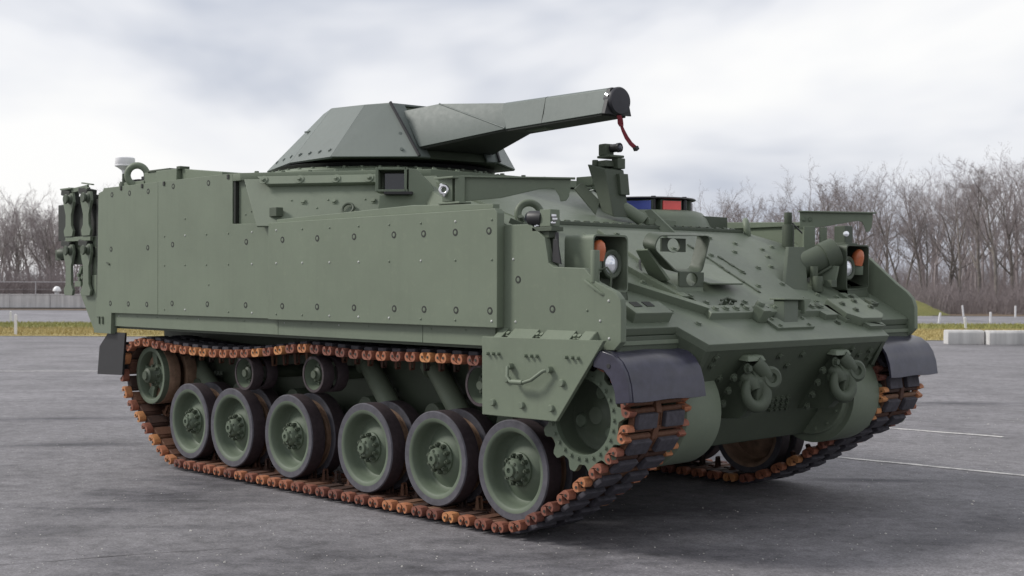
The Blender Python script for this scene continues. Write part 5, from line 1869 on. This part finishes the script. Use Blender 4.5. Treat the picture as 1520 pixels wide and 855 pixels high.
# --- lifting eyes --------------------------------------------------------------
def eye(c, axis, R_, r_, par=VEH):
    b_ = MB()
    b_.torus(c, axis, R_, r_, 30, 12)
    return build('lifting_eye', b_, 'paint', par, 0)
eye((3.47, -1.16, 1.975), (0.75, -0.5, 0.15), 0.075, 0.024)
eye((3.47, 1.18, 1.94), (0.75, 0.5, 0.15), 0.075, 0.024)
eye((-1.02, -1.50, 2.465), (0.72, -0.69, 0), 0.085, 0.029)
b = MB()
for (x, y) in ((3.05, -1.42), (3.35, -1.40), (3.52, -1.28), (3.30, -1.28)):
    b.hexbolt((x, y, 1.93), (0.3, -0.5, 0.8), 0.02, 0.03)
stuffpart(build('bolt', b, 'paint_dark', slope, 0))
for (x, y, a) in ((3.55, -1.45, 0.4), (3.62, -1.35, 0.7), (3.45, -1.50, 0.2)):
    b = MB()
    b.box((x, y, 1.885), (0.20, 0.03, 0.035), Matrix.Rotation(a, 3, 'Z') @ Matrix.Rotation(0.4, 3, 'Y'))
    build('tie_bar', b, 'paint_dark', VEH, 0.003)
# bar along the hinge line, with studs
b = MB()
b.box((3.475, 0.0, Z0+0.012), (0.035, 2.2, 0.024))
hb = build('hinge_bar', b, 'paint_dark', VEH, 0.004)
b = MB()
for k in range(22):
    b.cyl((3.45, -1.0+k*0.095, Z0+0.02), (3.45, -0.96+k*0.095, Z0+0.02), 0.017, None, 8)
stuffpart(build('hinge_knuckle', b, 'paint_dark', hb, 0.001))
b = MB()
b.loft([(3.52, 0.10, Z0-0.02), (3.52, 0.12, Z0-0.02), (3.36, 0.12, 2.05), (3.36, 0.10, 2.05)], [(3.66, 0.19, gz(3.66)), (3.66, 0.21, gz(3.66)), (3.42, 0.12, 2.06), (3.42, 0.10, 2.06)])
build('hinge_stop', b, 'paint', hb, 0.003)
b = MB()
b.bb(3.30, 3.36, 0.55, 1.08, 1.93, 2.04)
b.bb(3.20, 3.31, 0.50, 1.10, 1.95, 2.025)
build('far_guard_rail', b, 'paint_dark', VEH, 0.004)

# --- viewing unit in front of the hatch -----------------------------------------
vr = Matrix.Rotation(-0.15, 3, 'Z')
vo_ = Vector((3.19, -0.09, 2.04))
def vv(x, y, z):
    return vo_ + vr @ Vector((x, y, z))
b = MB()
b.loft([vv(0.01, -0.07, 0.0), vv(0.12, -0.055, -0.04), vv(0.12, 0.085, -0.04), vv(0.01, 0.085, 0)],
       [vv(-0.125, -0.095, 0.345), vv(0.055, -0.080, 0.300), vv(0.055, 0.095, 0.300), vv(-0.125, 0.095, 0.345)])
vu = build('viewing_unit', b, 'paint_dark', VEH, 0.008)
b = MB()
b.loft([vv(0.09, 0.02, 0.12), vv(0.115, 0.02, 0.12), vv(0.115, 0.10, 0.12), vv(0.09, 0.10, 0.12)], [vv(0.055, 0.02, 0.27), vv(0.095, 0.02, 0.27), vv(0.095, 0.10, 0.27), vv(0.055, 0.10, 0.27)])
build('unit_door', b, 'paint_dark', vu, 0.004)
b = MB()
b.loft([vv(-0.20, -0.16, 0.17), vv(-0.17, -0.17, 0.17), vv(-0.02, -0.10, -0.02), vv(-0.05, -0.08, -0.02)], [vv(-0.20, -0.10, 0.20), vv(-0.17, -0.11, 0.22), vv(-0.02, -0.06, 0.08), vv(-0.05, -0.05, 0.08)])
build('unit_flap', b, 'paint_dark', vu, 0.004)
b = MB()
b.box(vv(-0.035, 0.02, 0.345), (0.12, 0.13, 0.045), vr)
b.box(vv(0.03, 0.065, 0.345), (0.07, 0.07, 0.075), vr)
b.cyl(vv(-0.09, -0.05, 0.33), vv(-0.09, -0.05, 0.375), 0.022, None, 12)
b.box(vv(-0.015, 0.03, 0.395), (0.15, 0.13, 0.018), vr)
build('camera_mount', b, 'paint_dark', vu, 0.006)
b = MB()
b.box(vv(-0.04, 0.01, 0.445), (0.075, 0.085, 0.085), vr)
build('camera_housing', b, 'paint_dark', vu, 0.010)
b = MB()
cdir = Vector((0.90, 0.05, 0.02)).normalized()
cst = vv(-0.01, 0.03, 0.455)
b.lathe([(0.02, 0), (0.030, 0.0), (0.030, 0.055), (0.034, 0.06), (0.034, 0.082), (0.028, 0.084), (0.025, 0.075), (0.002, 0.075)], cst, cdir, 24)
build('camera_barrel', b, 'black', vu, 0)
b = MB()
b.lathe([(0.025, 0), (0.02, 0.008), (0.002, 0.012)], cst+cdir*0.075, cdir, 20)
build('camera_lens', b, 'glass', vu, 0)

# --- hatch with periscopes --------------------------------------------------------
HC = Vector((2.93, 0.62, 0))
b = MB()
b.lathe([(0.10, 1.95), (0.50, 1.95), (0.475, 2.02), (0.43, 2.065), (0.39, 2.078), (0.05, 2.08)], HC, (0, 0, 1), 48)
ht = build('driver_hatch', b, 'glacis', VEH, 0)
b = MB()
b.lathe([(0.02, 2.158), (0.375, 2.158), (0.385, 2.165), (0.375, 2.174), (0.02, 2.182)], HC, (0, 0, 1), 48)
build('hatch_lid', b, 'black', ht, 0)
b = MB()
b.cyl(HC+Vector((0, 0, 2.05)), HC+Vector((0, 0, 2.16)), 0.16, None, 24)
build('hatch_post', b, 'paint_dark', ht, 0)
def periscope(az, wd__, mat, lab):
    d = Vector((math.cos(R(az)), math.sin(R(az)), 0))
    c = HC+d*0.345
    rot = Matrix.Rotation(R(az), 3, 'Z')
    b_ = MB()
    b_.box(c-d*0.07+Vector((0, 0, 2.112)), (0.14, wd__+0.03, 0.085), rot)
    pb = build('periscope', b_, 'paint_dark', ht, 0.004)
    b_ = MB()
    b_.box(c+d*0.004+Vector((0, 0, 2.112)), (0.012, wd__, 0.066), rot)
    w_ = build('periscope_window', b_, mat, ht, 0.002)
    w_['label'] = lab
periscope(-62, 0.235, 'blue', 'blue coated periscope window')
periscope(-16, 0.16, 'coral', 'red coated periscope window')
periscope(35, 0.16, 'glass', 'dark periscope window')
b = MB()
for az in (-40, 6, 62):
    d = Vector((math.cos(R(az)), math.sin(R(az)), 0))
    b.cyl(HC+d*0.35+Vector((0, 0, 2.06)), HC+d*0.35+Vector((0, 0, 2.18)), 0.018, None, 10)
build('hatch_pillar', b, 'black', ht, 0)
b = MB()
b.tube([(3.22, -0.06, 2.11), (3.30, 0.0, 2.05), (3.40, 0.06, 1.97)], 0.045, 14)
build('hatch_arm', b, 'paint', ht, 0.004)
b = MB()
b.box((3.42, 0.2, 1.965), (0.06, 0.30, 0.05))
build('hatch_stop', b, 'paint', ht, 0.004)
b = MB()
b.tube([(3.35, 0.52, 1.99), (3.37, 0.55, 2.03), (3.38, 0.62, 2.0)], 0.014, 8)
build('hatch_loop', b, 'paint', ht, 0)
b = MB()
b.box((2.72, 0.25, 2.30), (0.16, 0.18, 0.07))
b.loft([(2.78, 0.18, 2.24), (2.78, 0.34, 2.24), (2.98, 0.34, 2.18), (2.98, 0.18, 2.18)], [(2.76, 0.18, 2.33), (2.76, 0.34, 2.33), (2.96, 0.34, 2.21), (2.96, 0.18, 2.21)])
build('hatch_box', b, 'paint', VEH, 0.006)

# --- periscope box on the near corner of the roof -----------------------------------
bx_d = Vector((0.72, 0.69, 0)); bx_n = Vector((0.69, -0.72, 0))
c0 = Vector((2.085, -1.14, 2.262))
rotb = Matrix((bx_d, -bx_n, Vector((0, 0, 1)))).transposed()
b = MB()
for (dx, dz, sx, sz) in ((-0.108, 0, 0.022, 0.17), (0.095, 0, 0.018, 0.17), (0, 0.077, 0.22, 0.016), (0, -0.077, 0.22, 0.016)):
    b.box(c0+bx_d*dx+bx_n*0.06+Vector((0, 0, dz)), (sx, 0.20, sz), rotb)
b.box(c0-bx_n*0.06, (0.22, 0.05, 0.17), rotb)
pbx = build('vision_box', b, 'paint', VEH, 0.003)
b = MB()
b.box(c0-bx_n*0.02+bx_d*0.01, (0.17, 0.02, 0.12), rotb)
build('window', b, 'glass', pbx, 0.002)
b = MB()
b.loft([c0+bx_d*0.115+bx_n*0.14+Vector((0, 0, 0.08)), c0+bx_d*0.17+bx_n*0.13+Vector((0, 0, 0.075)), c0+bx_d*0.27+bx_n*0.14+Vector((0, 0, -0.03)), c0+bx_d*0.40+bx_n*0.16+Vector((0, 0, -0.26)), c0-bx_d*0.10+bx_n*0.18+Vector((0, 0, -0.26)), c0-bx_d*0.09+bx_n*0.16+Vector((0, 0, -0.11)), c0+bx_d*0.115+bx_n*0.15+Vector((0, 0, -0.11))],
       [c0+bx_d*0.115-bx_n*0.02+Vector((0, 0, 0.08)), c0+bx_d*0.17-bx_n*0.02+Vector((0, 0, 0.075)), c0+bx_d*0.27-bx_n*0.02+Vector((0, 0, -0.03)), c0+bx_d*0.40-bx_n*0.02+Vector((0, 0, -0.26)), c0-bx_d*0.10-bx_n*0.02+Vector((0, 0, -0.26)), c0-bx_d*0.09-bx_n*0.02+Vector((0, 0, -0.11)), c0+bx_d*0.115-bx_n*0.02+Vector((0, 0, -0.11))])
build('box_shield', b, 'paint', pbx, 0.004)
b = MB()
b.box(c0+bx_n*0.16+bx_d*0.05+Vector((0, 0, -0.098)), (0.20, 0.12, 0.02), rotb)
build('box_sill', b, 'black', pbx, 0.003)

# --- rear end ---------------------------------------------------------------------
b = MB()
b.prismY([(-1.62, 1.25), (-1.90, 1.45), (-1.92, 1.60), (-1.78, 2.30), (-1.30, 2.33), (-1.30, 1.2)], -1.55, 1.55)
b.prismY([(-1.44, 1.09), (-1.62, 1.09), (-1.91, 1.44), (-1.80, 1.60), (-1.44, 1.60)], -1.598, -1.57)
b.prismY([(-1.44, 1.09), (-1.62, 1.09), (-1.91, 1.44), (-1.80, 1.60), (-1.44, 1.60)], 1.57, 1.598)
rear = build('rear_hull', b, 'paint', VEH, 0.006)
b = MB()
b.bb(-1.58, -1.46, -1.60, -1.54, 1.40, 2.28)
build('rear_seal', b, 'seal_and_shade', rear, 0.004)
def bone(x, z0, z1):
    pr = [(x-0.075, z0), (x+0.075, z0), (x+0.095, z0+0.05), (x+0.056, z0+0.10), (x+0.054, z1-0.22), (x+0.105, z1-0.10), (x+0.085, z1-0.02), (x-0.085, z1-0.02), (x-0.105, z1-0.10), (x-0.054, z1-0.22), (x-0.056, z0+0.10), (x-0.095, z0+0.05)]
    b_ = MB()
    b_.prismY(pr, -1.635, -1.61)
    return b_
rk = empty('stowage_rack', (0, 0, 0)); rk.parent = VEH
for x in (-1.72, -2.07):
    for z0, z1 in ((1.955, 2.37), (1.415, 1.90)):
        build('rack_bracket', bone(x, z0, z1), 'paint', rk, 0.003)
        b = MB()
        b.torus((x-0.075, -1.60, z1-0.035), (0, 1, 0), 0.06, 0.021, 16, 8, R(-30), R(215))
        build('rack_hook', b, 'paint_dark', rk, 0)
        b = MB()
        b.lathe([(0.004, 0.0), (0.04, 0.0), (0.046, 0.012), (0.03, 0.03), (0.046, 0.05), (0.04, 0.062), (0.004, 0.062)], (x+0.045, -1.69, z1-0.075), (0, 1, 0), 18)
        build('rack_pulley', b, 'paint_dark', rk, 0)
        b = MB()
        b.box((x-0.055, -1.59, z1-0.015), (0.17, 0.10, 0.055), Matrix.Rotation(0.15, 3, 'Y'))
        b.box((x+0.01, -1.57, z1-0.09), (0.12, 0.07, 0.09))
        build('rack_clamp', b, 'seal_and_shade', rk, 0.006)
        b = MB()
        b.tube([(x-0.155, -1.61, z1+0.012), (x-0.06, -1.61, z1+0.022), (x+0.03, -1.61, z1+0.012)], [0.007, 0.013, 0.008], 8)
        build('rack_lever', b, 'paint_dark', rk, 0)
b = MB()
b.box((-1.88, -1.61, 2.385), (0.32, 0.02, 0.04), Matrix.Rotation(-0.06, 3, 'Y'))
build('rack_bar', b, 'paint', rk, 0.003)
b = MB()
b.box((-2.12, -1.60, 2.395), (0.22, 0.08, 0.015))
build('rack_bar', b, 'paint', rk, 0.003)
b = MB()
b.box((-1.75, -1.60, 2.425), (0.20, 0.03, 0.012), Matrix.Rotation(0.12, 3, 'Y'))
build('rack_bar', b, 'paint', rk, 0.003)
b = MB()
b.box((-1.90, -1.61, 1.93), (0.50, 0.03, 0.04))
build('rack_bar', b, 'paint', rk, 0.003)
b = MB()
b.box((-1.90, -1.61, 1.52), (0.12, 0.03, 0.05))
build('rack_bar', b, 'paint', rk, 0.003)
b = MB()
b = MB()
b.bb(-2.40, -1.80, -1.58, -1.40, 1.92, 2.26)
build('stowage_box', b, 'seal_and_shade', rk, 0.01)
b = MB()
b.bb(-2.26, -1.90, -1.58, -1.45, 1.70, 1.92)
b.cyl((-2.28, -1.62, 1.80), (-2.20, -1.58, 1.80), 0.05, None, 14)
b.bb(-2.42, -2.30, -1.60, -1.54, 1.74, 1.84)
build('tow_fitting', b, 'paint_dark', rk, 0.008)
b = MB()
for x, z in ((-1.92, 1.60), (-1.88, 1.63), (-1.84, 1.58), (-1.90, 1.56), (-1.86, 1.66)):
    b.box((x, -1.60, z), (0.035, 0.03, 0.035), Matrix.Rotation(x*9, 3, 'Y'))
build('coupling', b, 'wheel', rk, 0.004)
b = MB()
b.bb(-1.80, -1.62, -1.56, -1.52, 1.45, 2.25)
build('rack_back', b, 'seal_and_shade', rk, 0.004)
# roof items at the rear
b = MB()
b.cyl((-1.24, -1.50, 2.34), (-1.24, -1.50, 2.42), 0.05, 0.045, 16)
b.cyl((-1.24, -1.50, 2.42), (-1.24, -1.50, 2.53), 0.026, None, 16)
ant = build('antenna_mount', b, 'paint_dark', VEH, 0.003)
b = MB()
b.lathe([(0.026, 2.49), (0.03, 2.52), (0.065, 2.545), (0.088, 2.556), (0.090, 2.565), (0.084, 2.57), (0.087, 2.575), (0.084, 2.628), (0.07, 2.636), (0.002, 2.64)], (-1.24, -1.50, 0), (0, 0, 1), 32)
an = build('antenna', b, 'white', ant, 0)
an['label'] = 'white mushroom shaped antenna'
b = MB()
b.bb(-0.86, -0.55, -1.52, -1.20, 2.36, 2.475)
b.bb(-0.62, -0.28, -1.54, -1.0, 2.36, 2.475)
b.bb(-1.30, -0.85, -1.53, -1.44, 2.355, 2.41)
b.loft([(-0.26, -1.50, 2.36), (0.36, -1.50, 2.36), (0.36, -0.8, 2.36), (-0.26, -0.8, 2.36)], [(-0.26, -1.50, 2.475), (0.36, -1.50, 2.412), (0.36, -0.8, 2.412), (-0.26, -0.8, 2.475)])
rh = build('roof_hatch', b, 'paint', VEH, 0.006)
b = MB()
b.bb(-0.80, -0.42, -1.53, -1.12, 2.475, 2.49)
b.bb(-0.30, -0.24, -1.53, -1.44, 2.47, 2.495)
build('hatch_lid', b, 'paint_dark', rh, 0.004)
b = MB()
b.bb(-1.27, -1.10, -1.45, -1.38, 2.36, 2.44)
b.bb(-0.95, -0.74, -1.50, -1.42, 2.36, 2.45)
build('roof_fitting', b, 'black', rh, 0.004)
